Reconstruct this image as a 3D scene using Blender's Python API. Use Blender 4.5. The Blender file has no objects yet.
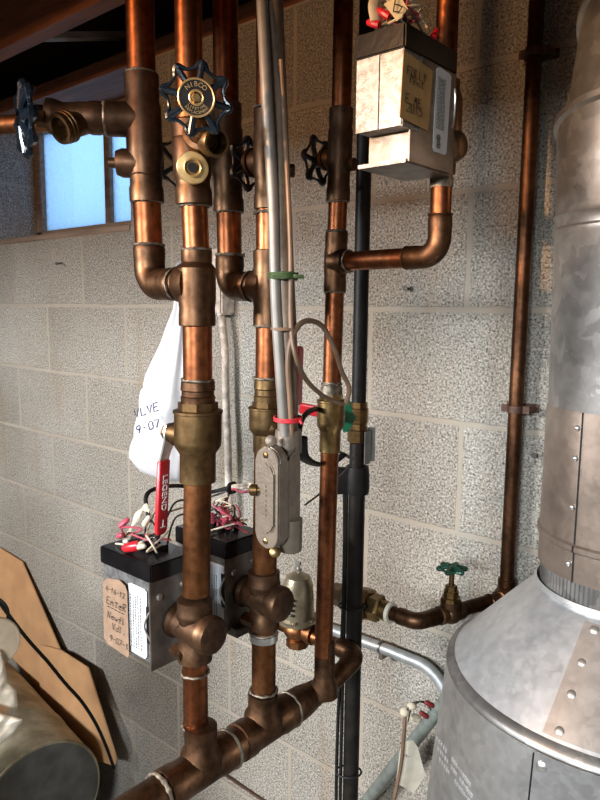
import bpy, bmesh, math, random
import numpy as np
from mathutils import Vector, Matrix
random.seed(7)
COL = bpy.context.scene.collection
PI = math.pi
# ------------------------------------------------------------------ camera model (recovered from the block courses)
F = 686.6; YAW = -.7116; PIT = .1341; ROLL = .0098
ZO = 1.6256                                  # floor to mortar course at eye level (8 block courses)
CAM = Vector((.5753, -1.1132, .0012 + ZO))
def ray(px, py):
    x = px - 300; y = py - 400
    c, s = math.cos(ROLL), math.sin(ROLL)
    X = x*c + y*s; u = x*s - y*c
    cp, sp = math.cos(PIT), math.sin(PIT)
    fy = F*cp + u*sp; z = -F*sp + u*cp
    r = X/fy; z = z/fy
    c, s = math.cos(YAW), math.sin(YAW)
    return Vector((r*c + s, -r*s + c, z))
def V(px, py, h): return CAM + ray(px, py)*h            # h = horizontal distance ahead
def VX(px, py, X): a = ray(px, py); return CAM + a*((X - CAM.x)/a.x)
def VY(px, py, Y): a = ray(px, py); return CAM + a*((Y - CAM.y)/a.y)
def VZ(px, py, Z): a = ray(px, py); return CAM + a*((Z - CAM.z)/a.z)
def zat(px, py, X, Y):                                   # height of pixel over the plan point X,Y
    a = ray(px, py)
    k = ((X - CAM.x)*a.x + (Y - CAM.y)*a.y)/(a.x*a.x + a.y*a.y)
    return CAM.z + a.z*k
fwd = Vector((math.sin(YAW), math.cos(YAW), 0)); rgt = Vector((math.cos(YAW), -math.sin(YAW), 0)); UP = Vector((0, 0, 1))
EX = Vector((1, 0, 0)); EY = Vector((0, 1, 0))

# ------------------------------------------------------------------ materials
def nt(name):
    m = bpy.data.materials.new(name); m.use_nodes = True
    t = m.node_tree; t.nodes.clear()
    o = t.nodes.new('ShaderNodeOutputMaterial'); b = t.nodes.new('ShaderNodeBsdfPrincipled')
    t.links.new(b.outputs[0], o.inputs[0]); return m, t, b, o
def N(t, k, **kw):
    n = t.nodes.new(k)
    for a, v in kw.items():
        if a in n.inputs: n.inputs[a].default_value = v
        else: setattr(n, a, v)
    return n
def ramp(t, src, stops):
    r = t.nodes.new('ShaderNodeValToRGB'); t.links.new(src, r.inputs[0])
    e = r.color_ramp.elements
    while len(e) < len(stops): e.new(.5)
    for i, (p, c) in enumerate(stops):
        e[i].position = p; e[i].color = (*c, 1) if len(c) == 3 else c
    return r
def g(v): return (v, v, v)
def mixc(t, a, b, f, mode='MIX'):
    m = t.nodes.new('ShaderNodeMix'); m.data_type = 'RGBA'; m.blend_type = mode
    for s, i in ((f, 0), (a, 6), (b, 7)):
        if hasattr(s, 'links'): t.links.new(s, m.inputs[i])
        else: m.inputs[i].default_value = s if i == 0 or len(s) == 4 else (*s, 1)
    return m.outputs[2]
def simple(name, col, rough=.5, metal=0, var=.25, scale=40, bump=0, bscale=None, **kw):
    m, t, b, o = nt(name)
    tc = N(t, 'ShaderNodeTexCoord'); no = N(t, 'ShaderNodeTexNoise', Scale=scale, Detail=5.0)
    t.links.new(tc.outputs['Object'], no.inputs[0])
    lo = tuple(c*(1-var) for c in col); hi = tuple(min(1, c*(1+var)) for c in col)
    r = ramp(t, no.outputs[0], [(.35, lo), (.65, hi)])
    t.links.new(r.outputs[0], b.inputs['Base Color'])
    b.inputs['Roughness'].default_value = rough; b.inputs['Metallic'].default_value = metal
    if bump:
        n2 = N(t, 'ShaderNodeTexNoise', Scale=bscale or scale*4, Detail=3.0); t.links.new(tc.outputs['Object'], n2.inputs[0])
        bp = N(t, 'ShaderNodeBump', Strength=bump, Distance=.002); t.links.new(n2.outputs[0], bp.inputs['Height'])
        t.links.new(bp.outputs[0], b.inputs['Normal'])
    for k, v in kw.items(): b.inputs[k].default_value = v
    return m
def copper(name, c1, c2, c3, rough=(.28, .55), metal=1., lo=.35, hi=.7, spot=.5):
    m, t, b, o = nt(name)
    tc = N(t, 'ShaderNodeTexCoord'); mp = N(t, 'ShaderNodeMapping'); mp.inputs['Scale'].default_value = (1, 1, .35)
    t.links.new(tc.outputs['Object'], mp.inputs[0])
    n1 = N(t, 'ShaderNodeTexNoise', Scale=18., Detail=6., Roughness=.6); n2 = N(t, 'ShaderNodeTexNoise', Scale=110., Detail=4.)
    t.links.new(mp.outputs[0], n1.inputs[0]); t.links.new(tc.outputs['Object'], n2.inputs[0])
    r = ramp(t, n1.outputs[0], [(lo, c1), ((lo+hi)/2, c2), (hi, c3)])
    r2 = ramp(t, n2.outputs[0], [(.3, g(1-spot)), (.6, g(1.))])
    t.links.new(mixc(t, r.outputs[0], r2.outputs[0], .8, 'MULTIPLY'), b.inputs['Base Color'])
    rr = ramp(t, n1.outputs[0], [(.3, g(rough[1])), (.7, g(rough[0]))]); t.links.new(rr.outputs[0], b.inputs['Roughness'])
    b.inputs['Metallic'].default_value = metal
    bp = N(t, 'ShaderNodeBump', Strength=.12, Distance=.001); t.links.new(n2.outputs[0], bp.inputs['Height']); t.links.new(bp.outputs[0], b.inputs['Normal'])
    return m
M = {}
M['copper'] = copper('aged_copper', (.085, .03, .014), (.27, .092, .038), (.52, .2, .09), rough=(.28, .5))
M['copper_dull'] = copper('dull_copper', (.07, .028, .012), (.2, .08, .032), (.36, .16, .07), rough=(.42, .6))
M['copper_dark'] = copper('dark_copper', (.035, .018, .01), (.11, .05, .026), (.24, .11, .055), rough=(.4, .6))
M['fitting'] = copper('tarnished_copper_fitting', (.045, .025, .014), (.12, .062, .034), (.24, .125, .065), rough=(.38, .6))
M['bronze'] = copper('brown_bronze_casting', (.045, .024, .013), (.105, .055, .03), (.2, .11, .055), rough=(.38, .6), metal=.85)
M['brass'] = copper('aged_brass', (.12, .07, .03), (.28, .18, .075), (.46, .32, .14), rough=(.3, .5))
M['old_bronze'] = copper('old_yellow_bronze', (.06, .032, .014), (.16, .095, .04), (.28, .18, .08), rough=(.34, .55), metal=.9)
M['brass_bright'] = copper('bright_brass', (.4, .26, .1), (.65, .46, .19), (.8, .6, .3), rough=(.3, .45), metal=.8, spot=.3)
M['solder'] = simple('grey_solder', (.2, .165, .125), .5, .7, .5, 150, .3)
M['black_steel'] = simple('black_steel_pipe', (.008, .0065, .0055), .5, .0, .4, 60, .2, **{'Specular IOR Level': .25})
M['black_rubber'] = simple('black_rubber', (.006, .0055, .0055), .55, 0, .3, 60, **{'Specular IOR Level': .25})
M['black_plastic'] = simple('black_bakelite', (.005, .0045, .005), .25, 0, .4, 30, .08, **{'Specular IOR Level': .35})
M['blue_enamel'] = simple('dark_blue_enamel', (.007, .014, .024), .25, .2, .4, 60, .1)
M['black_enamel'] = simple('black_enamel', (.014, .014, .018), .35, .2, .4, 60, .1)
M['green_enamel'] = simple('green_enamel', (.012, .06, .035), .35, .2, .4, 60, .1)
M['steel'] = simple('bare_steel', (.62, .62, .6), .3, .9, .15, 90, .1)
M['zinc'] = simple('zinc_plate', (.24, .24, .24), .42, .8, .3, 140, .15)
M['zinc_dark'] = simple('dull_zinc_plate', (.2, .18, .16), .42, .8, .3, 45, .15)
M['red_vinyl'] = simple('red_vinyl_sleeve', (.42, .012, .02), .35, 0, .15, 50)
M['white_ink'] = simple('white_print', (.8, .8, .78), .5, 0, .05)
M['ink'] = simple('black_marker_ink', (.012, .01, .01), .5, 0, .1)
M['blue_ink'] = simple('blue_marker_ink', (.01, .01, .09), .5, 0, .1)
M['label'] = simple('white_label', (.5, .52, .55), .35, 0, .04, 60)
M['kraft'] = simple('brown_kraft_tag', (.2, .13, .085), .75, 0, .15, 60, .2)
M['tan_tag'] = simple('tan_card', (.36, .21, .075), .7, 0, .12, 60, .1)
M['cream_tag'] = simple('cream_card', (.68, .56, .33), .7, 0, .1, 60)
M['off_tag'] = simple('off_white_tag', (.55, .5, .4), .6, 0, .1, 60)
M['card'] = simple('corrugated_cardboard', (.46, .25, .115), .8, 0, .1, 14, .1, 120)
M['lb_paint'] = simple('cast_aluminium_grey', (.16, .13, .10), .42, .35, .12, 60, .25, 260)
M['lid_tan'] = simple('weathered_beige_board', (.48, .41, .3), .8, 0, .15, 20, .2)
M['cloth'] = simple('cream_cloth', (.62, .56, .46), .9, 0, .12, 18, .4, 300)
M['emt'] = simple('galvanised_conduit', (.33, .34, .34), .48, .6, .15, 50, .1)
M['grey_conduit'] = simple('grey_green_conduit', (.17, .19, .17), .5, .3, .2, 50, .1)
M['tan_conduit'] = copper('stained_conduit', (.08, .05, .032), (.2, .145, .10), (.34, .27, .2), rough=(.35, .55), metal=.4, lo=.3, hi=.7, spot=.3)
M['grey_cable'] = simple('light_grey_cable', (.2, .185, .165), .45, .3, .15, 30)
M['brown_cable'] = simple('brown_cable', (.15, .09, .055), .45, 0, .2, 30)
M['green_twine'] = simple('green_twine', (.04, .07, .02), .8, 0, .3, 90, .5, 600)
M['red_tape'] = simple('red_string', (.45, .02, .03), .6, 0, .2, 90)
M['green_tape'] = simple('green_tape', (.01, .12, .06), .3, 0, .2, 60)
M['pink_wire'] = simple('pink_red_wire', (.33, .05, .08), .4, 0, .2, 60)
M['red_wire'] = simple('dark_red_wire', (.2, .025, .025), .4, 0, .2, 60)
M['white_wire'] = simple('cream_wire', (.45, .40, .31), .5, 0, .15, 60)
M['black_wire'] = simple('black_wire', (.015, .014, .014), .4, 0, .2, 60)
M['grey_bracket'] = simple('grey_sheet_bracket', (.2, .2, .19), .5, .4, .2, 40)
M['regulator'] = simple('bronze_regulator_bell', (.34, .29, .2), .38, .75, .2, 60, .2)
M['iron_dark'] = simple('dark_iron', (.05, .045, .04), .5, .5, .3, 60, .3)
M['drum_end'] = simple('dark_grey_drum_end', (.075, .07, .062), .7, .1, .3, 18, .15)
M['stained_white'] = simple('rust_stained_white_paint', (.5, .44, .38), .6, 0, .35, 60, .3)
M['pipe_rust'] = simple('dark_oxidised_clamp', (.09, .045, .03), .6, .5, .3, 90, .3)

def galv(name, c1, c2, c3, rough=.33, sc=45, metal=.9, fl=.2):
    m, t, b, o = nt(name)
    tc = N(t, 'ShaderNodeTexCoord'); v = N(t, 'ShaderNodeTexVoronoi', Scale=sc); no = N(t, 'ShaderNodeTexNoise', Scale=9., Detail=6.); n3 = N(t, 'ShaderNodeTexNoise', Scale=60., Detail=5.)
    wr = N(t, 'ShaderNodeTexNoise', Scale=30., Detail=3.)
    t.links.new(tc.outputs['Object'], wr.inputs[0])
    ad = t.nodes.new('ShaderNodeVectorMath'); ad.operation = 'MULTIPLY_ADD'
    t.links.new(wr.outputs['Color'], ad.inputs[0]); ad.inputs[1].default_value = (.05,)*3; t.links.new(tc.outputs['Object'], ad.inputs[2])
    t.links.new(ad.outputs[0], v.inputs[0]); t.links.new(tc.outputs['Object'], no.inputs[0]); t.links.new(tc.outputs['Object'], n3.inputs[0])
    r = ramp(t, no.outputs[0], [(.3, c1), (.5, c2), (.7, c3)])
    sep = t.nodes.new('ShaderNodeSeparateColor'); t.links.new(v.outputs['Color'], sep.inputs[0])
    r2 = ramp(t, sep.outputs[0], [(0, g(1-fl)), (1, g(1.))])
    c = mixc(t, r.outputs[0], r2.outputs[0], 1., 'MULTIPLY'); r3 = ramp(t, n3.outputs[0], [(.35, g(.75)), (.6, g(1.))])
    t.links.new(mixc(t, c, r3.outputs[0], .6, 'MULTIPLY'), b.inputs['Base Color'])
    r4 = ramp(t, sep.outputs[1], [(0, g(rough-.02)), (1, g(rough+.04))]); t.links.new(r4.outputs[0], b.inputs['Roughness'])
    b.inputs['Metallic'].default_value = metal
    bp = N(t, 'ShaderNodeBump', Strength=.1, Distance=.002); t.links.new(no.outputs[0], bp.inputs['Height']); t.links.new(bp.outputs[0], b.inputs['Normal'])
    return m
M['galv'] = galv('galvanised_sheet', (.19, .19, .185), (.32, .315, .305), (.46, .44, .41), .4, 55, .85, .3)
M['galv_smooth'] = galv('smooth_galvanised_jacket', (.34, .345, .345), (.43, .43, .425), (.5, .49, .47), .4, 110, .85, .08)
M['galv_tan'] = galv('tan_stained_galvanised_sheet', (.17, .135, .11), (.25, .2, .165), (.31, .26, .22), .42, 110, .75, .08)
M['galv_cone'] = galv('pale_galvanised_sheet', (.5, .52, .54), (.6, .62, .63), (.7, .7, .7), .42, 120, .8, .06)
M['galv_seam'] = galv('dull_galvanised_seam', (.3, .28, .26), (.38, .35, .32), (.46, .42, .38), .42, 120, .8, .06)
M['drum'] = galv('stained_drum_sheet', (.13, .1, .06), (.3, .25, .16), (.5, .44, .32), .5, 20, .35)

def wood(name, c1, c2, axis=0):
    m, t, b, o = nt(name)
    tc = N(t, 'ShaderNodeTexCoord'); mp = N(t, 'ShaderNodeMapping'); s = [14, 14, 14]; s[axis] = 1.2; mp.inputs['Scale'].default_value = s
    t.links.new(tc.outputs['Object'], mp.inputs[0]); n = N(t, 'ShaderNodeTexNoise', Scale=4., Detail=8., Roughness=.6); t.links.new(mp.outputs[0], n.inputs[0])
    r = ramp(t, n.outputs[0], [(.3, c1), (.7, c2)]); t.links.new(r.outputs[0], b.inputs['Base Color']); b.inputs['Roughness'].default_value = .8
    bp = N(t, 'ShaderNodeBump', Strength=.3, Distance=.003); t.links.new(n.outputs[0], bp.inputs['Height']); t.links.new(bp.outputs[0], b.inputs['Normal'])
    return m
M['joist'] = wood('old_red_brown_joist', (.1, .036, .017), (.26, .095, .042))
M['strip'] = wood('dusty_pale_lath', (.2, .15, .11), (.42, .34, .27), 1)
M['sash'] = wood('weathered_window_wood', (.13, .09, .065), (.3, .22, .16), 0)
M['subfloor'] = wood('shade_darkened_boards', (.015, .008, .005), (.04, .02, .012), 1)  # near black: shade of the joist void put into the wood colour

def block():
    m, t, b, o = nt('concrete_block_wall')
    geo = N(t, 'ShaderNodeNewGeometry'); sx = t.nodes.new('ShaderNodeSeparateXYZ'); t.links.new(geo.outputs['Position'], sx.inputs[0])
    def mth(op, a, bb=None):
        n = t.nodes.new('ShaderNodeMath'); n.operation = op
        for i, s in enumerate((a, bb)):
            if s is None: continue
            if hasattr(s, 'links'): t.links.new(s, n.inputs[i])
            else: n.inputs[i].default_value = s
        return n.outputs[0]
    # along-wall coordinate: x for walls facing y, y for walls facing x
    sn = t.nodes.new('ShaderNodeSeparateXYZ'); t.links.new(geo.outputs['Normal'], sn.inputs[0])
    nx = mth('ABSOLUTE', sn.outputs[0]); isx = mth('GREATER_THAN', nx, .7)
    mm = t.nodes.new('ShaderNodeMix'); t.links.new(isx, mm.inputs[0]); t.links.new(sx.outputs[0], mm.inputs[2]); t.links.new(sx.outputs[1], mm.inputs[3])
    nz = N(t, 'ShaderNodeTexNoise', Scale=3., Detail=2.); t.links.new(geo.outputs['Position'], nz.inputs[0])
    wob = mth('MULTIPLY', mth('SUBTRACT', nz.outputs[0], .5), .008)
    nz2 = N(t, 'ShaderNodeTexNoise', Scale=45., Detail=3.); t.links.new(geo.outputs['Position'], nz2.inputs[0])
    wob = mth('ADD', wob, mth('MULTIPLY', mth('SUBTRACT', nz2.outputs[0], .5), .006))
    cx = t.nodes.new('ShaderNodeCombineXYZ'); t.links.new(mth('ADD', mth('ADD', mm.outputs[0], 4.0640+.2032), wob), cx.inputs[0]); t.links.new(mth('ADD', sx.outputs[2], wob), cx.inputs[1])
    br = t.nodes.new('ShaderNodeTexBrick'); t.links.new(cx.outputs[0], br.inputs[0])
    br.offset = .5; br.offset_frequency = 2; br.squash = 1
    for k, v in (('Scale', 1.), ('Mortar Size', .0062), ('Mortar Smooth', .35), ('Bias', 0.), ('Brick Width', .4064), ('Row Height', .2032)): br.inputs[k].default_value = v
    br.inputs['Color1'].default_value = (.0, 0, 0, 1); br.inputs['Color2'].default_value = (1, 1, 1, 1)
    # speckled aggregate
    v = N(t, 'ShaderNodeTexVoronoi', Scale=330.); n1 = N(t, 'ShaderNodeTexNoise', Scale=250., Detail=4., Roughness=.7); n2 = N(t, 'ShaderNodeTexNoise', Scale=2.6, Detail=5.)
    for n in (v, n1, n2): t.links.new(geo.outputs['Position'], n.inputs[0])
    base = ramp(t, n1.outputs[0], [(.33, (.03, .026, .022)), (.42, (.18, .165, .14)), (.5, (.31, .287, .25)), (.68, (.54, .505, .45))])
    sp = t.nodes.new('ShaderNodeSeparateColor'); t.links.new(v.outputs['Color'], sp.inputs[0])
    spk = ramp(t, sp.outputs[0], [(.0, g(.4)), (.12, g(.85)), (.8, g(1.)), (1, g(1.25))])
    c = mixc(t, base.outputs[0], spk.outputs[0], .8, 'MULTIPLY')
    tone = ramp(t, br.outputs['Color'], [(0, g(.88)), (1, g(1.06))]); c = mixc(t, c, tone.outputs[0], 1., 'MULTIPLY')
    big = ramp(t, n2.outputs[0], [(.3, (.84, .82, .78)), (.6, (1., 1., 1.))]); c = mixc(t, c, big.outputs[0], 1., 'MULTIPLY')
    mort = mixc(t, (.37, .33, .27), (.28, .245, .2), n2.outputs[0])
    c = mixc(t, c, mort, br.outputs['Fac'])
    # rusty water stains
    mp = N(t, 'ShaderNodeMapping'); mp.inputs['Scale'].default_value = (9, 9, 1.3); t.links.new(geo.outputs['Position'], mp.inputs[0])
    n3 = N(t, 'ShaderNodeTexNoise', Scale=1., Detail=3.); t.links.new(mp.outputs[0], n3.inputs[0])
    st = ramp(t, n3.outputs[0], [(.6, g(0)), (.72, g(.35))])
    c = mixc(t, c, (.22, .15, .08), st.outputs[0])
    t.links.new(c, b.inputs['Base Color']); b.inputs['Roughness'].default_value = .92; b.inputs['Specular IOR Level'].default_value = .2
    hgt = mth('ADD', mth('MULTIPLY', br.outputs['Fac'], -1.6), mth('MULTIPLY', n1.outputs[0], 1.6))
    hgt = mth('ADD', hgt, mth('MULTIPLY', sp.outputs[1], .25))
    bp = N(t, 'ShaderNodeBump', Strength=.6, Distance=.002); t.links.new(hgt, bp.inputs['Height']); t.links.new(bp.outputs[0], b.inputs['Normal'])
    return m
M['block'] = block()
M['concrete'] = simple('concrete_floor', (.2, .19, .17), .85, 0, .3, 6, .3, 60)

def glassy():
    m, t, b, o = nt('frosted_window_glass')
    tr = N(t, 'ShaderNodeBsdfTransparent'); tr.inputs[0].default_value = (.8, .9, 1, 1)
    tl = N(t, 'ShaderNodeBsdfTranslucent'); tl.inputs[0].default_value = (.75, .85, .95, 1)
    tc = N(t, 'ShaderNodeTexCoord'); n = N(t, 'ShaderNodeTexNoise', Scale=60., Detail=8., Roughness=.85); t.links.new(tc.outputs['Object'], n.inputs[0])
    r = ramp(t, n.outputs[0], [(.38, g(.95)), (.62, g(.6))])
    mx = N(t, 'ShaderNodeMixShader'); t.links.new(r.outputs[0], mx.inputs[0]); t.links.new(tr.outputs[0], mx.inputs[1]); t.links.new(tl.outputs[0], mx.inputs[2])
    t.links.new(mx.outputs[0], o.inputs[0]); return m
M['glass'] = glassy()
def bagmat():
    m, t, b, o = nt('white_plastic_film')
    b.inputs['Base Color'].default_value = (.66, .67, .69, 1); b.inputs['Roughness'].default_value = .35
    tl = N(t, 'ShaderNodeBsdfTranslucent'); tl.inputs[0].default_value = (.8, .83, .88, 1)
    mx = N(t, 'ShaderNodeMixShader'); mx.inputs[0].default_value = .3
    t.links.new(b.outputs[0], mx.inputs[1]); t.links.new(tl.outputs[0], mx.inputs[2]); t.links.new(mx.outputs[0], o.inputs[0]); return m
M['bag'] = bagmat()

# ------------------------------------------------------------------ geometry helpers
def frame(d):
    d = d.normalized(); a = Vector((0, 0, 1)) if abs(d.z) < .9 else Vector((1, 0, 0))
    u = a.cross(d).normalized(); return u, d.cross(u).normalized(), d
def BM(): return bmesh.new()
def lathe(bm, p, d, prof, seg=28, cap=True, rot=0):
    """prof = [(t, r)...] along direction d from p"""
    p = Vector(p); u, v, w = frame(Vector(d)); rings = []
    for t, r in prof:
        rings.append([bm.verts.new(p + w*t + (u*math.cos(2*PI*i/seg+rot) + v*math.sin(2*PI*i/seg+rot))*max(r, 1e-5)) for i in range(seg)])
    for a, b in zip(rings, rings[1:]):
        for i in range(seg): bm.faces.new((a[i], a[(i+1) % seg], b[(i+1) % seg], b[i]))
    if cap: bm.faces.new(list(reversed(rings[0]))); bm.faces.new(rings[-1])
    return bm
def cyl(bm, a, b, r, seg=28, r2=None, bev=0):
    a = Vector(a); b = Vector(b); L = (b-a).length; r2 = r if r2 is None else r2
    e = min(bev, L/3)
    prof = [(0, r-e), (e, r), (L-e, r2), (L, r2-e)] if e else [(0, r), (L, r2)]
    return lathe(bm, a, b-a, prof, seg)
def sweep(bm, pts, r, seg=16, closed=False, flat=1.0):
    pts = [Vector(p) for p in pts]; n = len(pts); rs = r if isinstance(r, (list, tuple)) else [r]*n
    tan = []
    for i in range(n):
        a = pts[(i-1) % n] if (closed or i > 0) else pts[i]; b = pts[(i+1) % n] if (closed or i < n-1) else pts[i]
        tan.append((b-a).normalized())
    u, v, w = frame(tan[0]); rings = []
    for i in range(n):
        q = tan[i-1].rotation_difference(tan[i]) if i else Matrix.Identity(3).to_quaternion()
        u = q @ u; u = (u - tan[i]*u.dot(tan[i])).normalized(); v = tan[i].cross(u)
        rings.append([bm.verts.new(pts[i] + (u*math.cos(2*PI*k/seg) + v*math.sin(2*PI*k/seg)*flat)*rs[i]) for k in range(seg)])
    m = n if closed else n-1
    for i in range(m):
        a = rings[i]; b = rings[(i+1) % n]
        if closed and i == n-1:      # best twist match
            off = min(range(seg), key=lambda o: sum((a[k].co-b[(k+o) % seg].co).length for k in range(seg))); b = b[off:]+b[:off]
        for k in range(seg): bm.faces.new((a[k], a[(k+1) % seg], b[(k+1) % seg], b[k]))
    if not closed: bm.faces.new(list(reversed(rings[0]))); bm.faces.new(rings[-1])
    return bm
def fillet(pts, R, n=10):
    pts = [Vector(p) for p in pts]; out = [pts[0]]
    for a, b, c in zip(pts, pts[1:], pts[2:]):
        d1 = (a-b).normalized(); d2 = (c-b).normalized(); ang = d1.angle(d2)
        L = min(R/math.tan(ang/2), (a-b).length*.49, (c-b).length*.49); rr = L*math.tan(ang/2)
        ctr = b + (d1+d2).normalized()*(rr/math.sin(ang/2)); s = b + d1*L - ctr; e = b + d2*L - ctr
        for i in range(n+1):
            out.append(ctr + s.normalized().slerp(e.normalized(), i/n)*rr if rr > 1e-7 else b.copy())
    out.append(pts[-1]); return out
def smooth(pts, n=8):
    P = [Vector(p) for p in pts]; P = [P[0]*2-P[1]] + P + [P[-1]*2-P[-2]]; out = []
    for i in range(1, len(P)-2):
        for k in range(n):
            t = k/n; a, b, c, d = P[i-1:i+3]
            out.append(.5*((2*b) + (c-a)*t + (2*a-5*b+4*c-d)*t*t + (3*b-a-3*c+d)*t**3))
    out.append(P[-2]); return out
def box(bm, c, hx, hy, hz, bev=0, ux=EX, uy=EY, uz=UP):
    """c centre; half sizes; optional axes"""
    c = Vector(c); vs = [bm.verts.new(c + ux*hx*a + uy*hy*b + uz*hz*d) for a in (-1, 1) for b in (-1, 1) for d in (-1, 1)]
    fs = [bm.faces.new([vs[i] for i in q]) for q in ((0, 1, 3, 2), (4, 6, 7, 5), (0, 4, 5, 1), (2, 3, 7, 6), (0, 2, 6, 4), (1, 5, 7, 3))]
    if bev:
        es = list({e for f in fs for e in f.edges}); bmesh.ops.bevel(bm, geom=es, offset=bev, segments=2, affect='EDGES')
    return bm
def box2(bm, a, b, bev=0):
    a = Vector(a); b = Vector(b); c = (a+b)/2; h = (b-a)/2
    return box(bm, c, abs(h.x), abs(h.y), abs(h.z), bev)
def prism(bm, poly, d, bev=0):
    d = Vector(d); a = [bm.verts.new(Vector(p)) for p in poly]; b = [bm.verts.new(Vector(p)+d) for p in poly]; n = len(poly)
    fs = [bm.faces.new(list(reversed(a))), bm.faces.new(b)] + [bm.faces.new((a[i], a[(i+1) % n], b[(i+1) % n], b[i])) for i in range(n)]
    if bev: bmesh.ops.bevel(bm, geom=list({e for f in fs[:2] for e in f.edges}), offset=bev, segments=2, affect='EDGES')
    return bm
def ball(bm, c, r, sz=(1, 1, 1), seg=20):
    m = Matrix.Translation(Vector(c)) @ Matrix.Diagonal((r*sz[0], r*sz[1], r*sz[2], 1))
    bmesh.ops.create_uvsphere(bm, u_segments=seg, v_segments=seg//2+2, radius=1, matrix=m); return bm

def link(name, bm, mat, base=Vector((0, 0, 0)), sm=35, sub=0):
    bmesh.ops.recalc_face_normals(bm, faces=bm.faces)
    if base.length: bmesh.ops.translate(bm, verts=bm.verts, vec=-base)
    me = bpy.data.meshes.new(name); bm.to_mesh(me); bm.free()
    me.materials.append(M[mat] if isinstance(mat, str) else mat)
    if sm:
        me.polygons.foreach_set('use_smooth', [True]*len(me.polygons)); me.set_sharp_from_angle(angle=math.radians(sm))
    o = bpy.data.objects.new(name, me); COL.objects.link(o)
    if sub: s = o.modifiers.new('sub', 'SUBSURF'); s.levels = s.render_levels = sub
    return o
def tag(o, label, cat, group=None, kind=None):
    if label: o['label'] = label
    if cat: o['category'] = cat
    if group: o['group'] = group
    if kind: o['kind'] = kind
    return o
def thing(name, base, label, cat, group=None):
    o = bpy.data.objects.new(name, None); o.empty_display_size = .02; COL.objects.link(o); o.location = base
    return tag(o, label, cat, group)
def wbase(p):
    v = Vector((0, 0, 0))
    while p: v += Vector(p.location); p = p.parent
    return v
def part(name, bm, mat, parent, label=None, sm=35, sub=0):
    o = link(name, bm, mat, wbase(parent), sm, sub); o.parent = parent
    if label: o['label'] = label
    return o
def solo(name, bm, mat, base, label, cat, group=None, sm=35, sub=0):
    o = link(name, bm, mat, Vector(base), sm, sub); o.location = base; return tag(o, label, cat, group)
def struct(name, bm, mat, parent=None, sm=0):
    if parent: return part(name, bm, mat, parent, sm=sm)
    o = link(name, bm, mat, sm=sm); o['kind'] = 'structure'; return o

# ------------------------------------------------------------------ lettering
def text_bm(bm, s, size, org, ux, uy, thick=.0003, align='CENTER'):
    cu = bpy.data.curves.new('t', 'FONT'); cu.body = s; cu.size = size; cu.align_x = align; cu.align_y = 'CENTER'; cu.resolution_u = 3; cu.extrude = thick
    o = bpy.data.objects.new('t', cu); COL.objects.link(o); bpy.context.view_layer.update()
    me = o.to_mesh(); uz = Vector(ux).cross(Vector(uy)); mp = {}
    for v in me.vertices: mp[v.index] = bm.verts.new(Vector(org) + Vector(ux)*v.co.x + Vector(uy)*v.co.y + uz*v.co.z)
    for p in me.polygons:
        try: bm.faces.new([mp[i] for i in p.vertices])
        except ValueError: pass
    o.to_mesh_clear(); bpy.data.objects.remove(o); bpy.data.curves.remove(cu); return bm
GL = {  # handwriting strokes on a 4 x 6 grid
 'A': ['00 26 40', '13 33'], 'B': ['00 06', '06 36 35 33 03', '33 42 41 30 00'], 'E': ['46 06 00 40', '03 33'], 'F': ['46 06 00', '03 33'],
 'L': ['06 00 40'], 'M': ['00 16 23 36 40'], 'N': ['00 06 40 46'], 'P': ['00 06', '06 36 45 34 03'], 'R': ['00 06', '06 36 45 34 03', '13 40'],
 'U': ['06 01 10 30 41 46'], 'V': ['06 20 46'], 'Y': ['06 23', '46 23 10'], 'Q': ['10 04 16 35 41 20'], '0': ['10 01 05 16 36 45 41 30 10'],
 '1': ['14 26 20'], '2': ['05 16 36 45 44 00 40'], '4': ['30 36 02 42'], '5': ['46 06 04 34 43 41 30 00'], '6': ['36 14 01 10 30 42 33 02'], '7': ['06 46 10'],
 '9': ['43 13 04 16 36 45 20'], '-': ['13 33'], '.': ['10 11'], 'b': ['06 00', '00 30 42 33 03'], 'd': ['46 40', '40 10 01 13 43'], 'e': ['02 42 33 13 01 10 40'],
 'f': ['46 25 20', '03 43'], 'l': ['16 10 20'], 'n': ['00 03', '02 13 33 40'], 'r': ['00 04', '02 13 33'], 's': ['43 13 02 31 30 00'], 't': ['25 20 30', '04 44'],
 'w': ['03 10 22 30 43'], 'u': ['03 00 30 33 30 40'], 'c': ['43 13 01 10 40'], '_': ['00 40']}
def hand(bm, s, org, ux, uy, size, r=.0004, slant=.15):
    org = Vector(org); x = 0
    for ch in s:
        for st in GL.get(ch, []):
            pts = [(int(a[0])/4*.6, int(a[1])/6) for a in st.split()]
            w = [org + Vector(ux)*((x+px+py*slant+random.uniform(-.03, .03))*size) + Vector(uy)*((py+random.uniform(-.04, .04))*size) for px, py in pts]
            if len(w) > 1: sweep(bm, w, r, 5)
        x += .9
    return bm

# ================================================================== THE SETTING
WT = .61 + ZO                                            # top of the block wall
XL, XR, YF, YB = -3.3, 1.75, -3.4, .30                   # room extents; wall thickness .30 inclusive of recess
wx0, wx1 = -1.745, -.98                                  # window opening
sillz = .2032 + ZO
bm = BM()
box2(bm, (XL, 0, 0), (wx0, YB, WT)); box2(bm, (wx1, 0, 0), (XR, YB, WT)); box2(bm, (wx0, 0, 0), (wx1, YB, sillz))
struct('wall_back', bm, 'block')
bm = BM(); box2(bm, (XL-.2, YF, 0), (XL, YB, WT)); struct('wall_left', bm, 'block')
bm = BM(); box2(bm, (XR, YF, 0), (XR+.2, YB, WT)); struct('wall_right', bm, 'block')
bm = BM(); box2(bm, (XL-.2, YF-.2, 0), (XR+.2, YF, WT)); struct('wall_front', bm, 'block')
bm = BM(); box2(bm, (XL-.2, YF-.2, -.1), (XR+.2, YB, 0)); struct('floor', bm, 'concrete')
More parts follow.
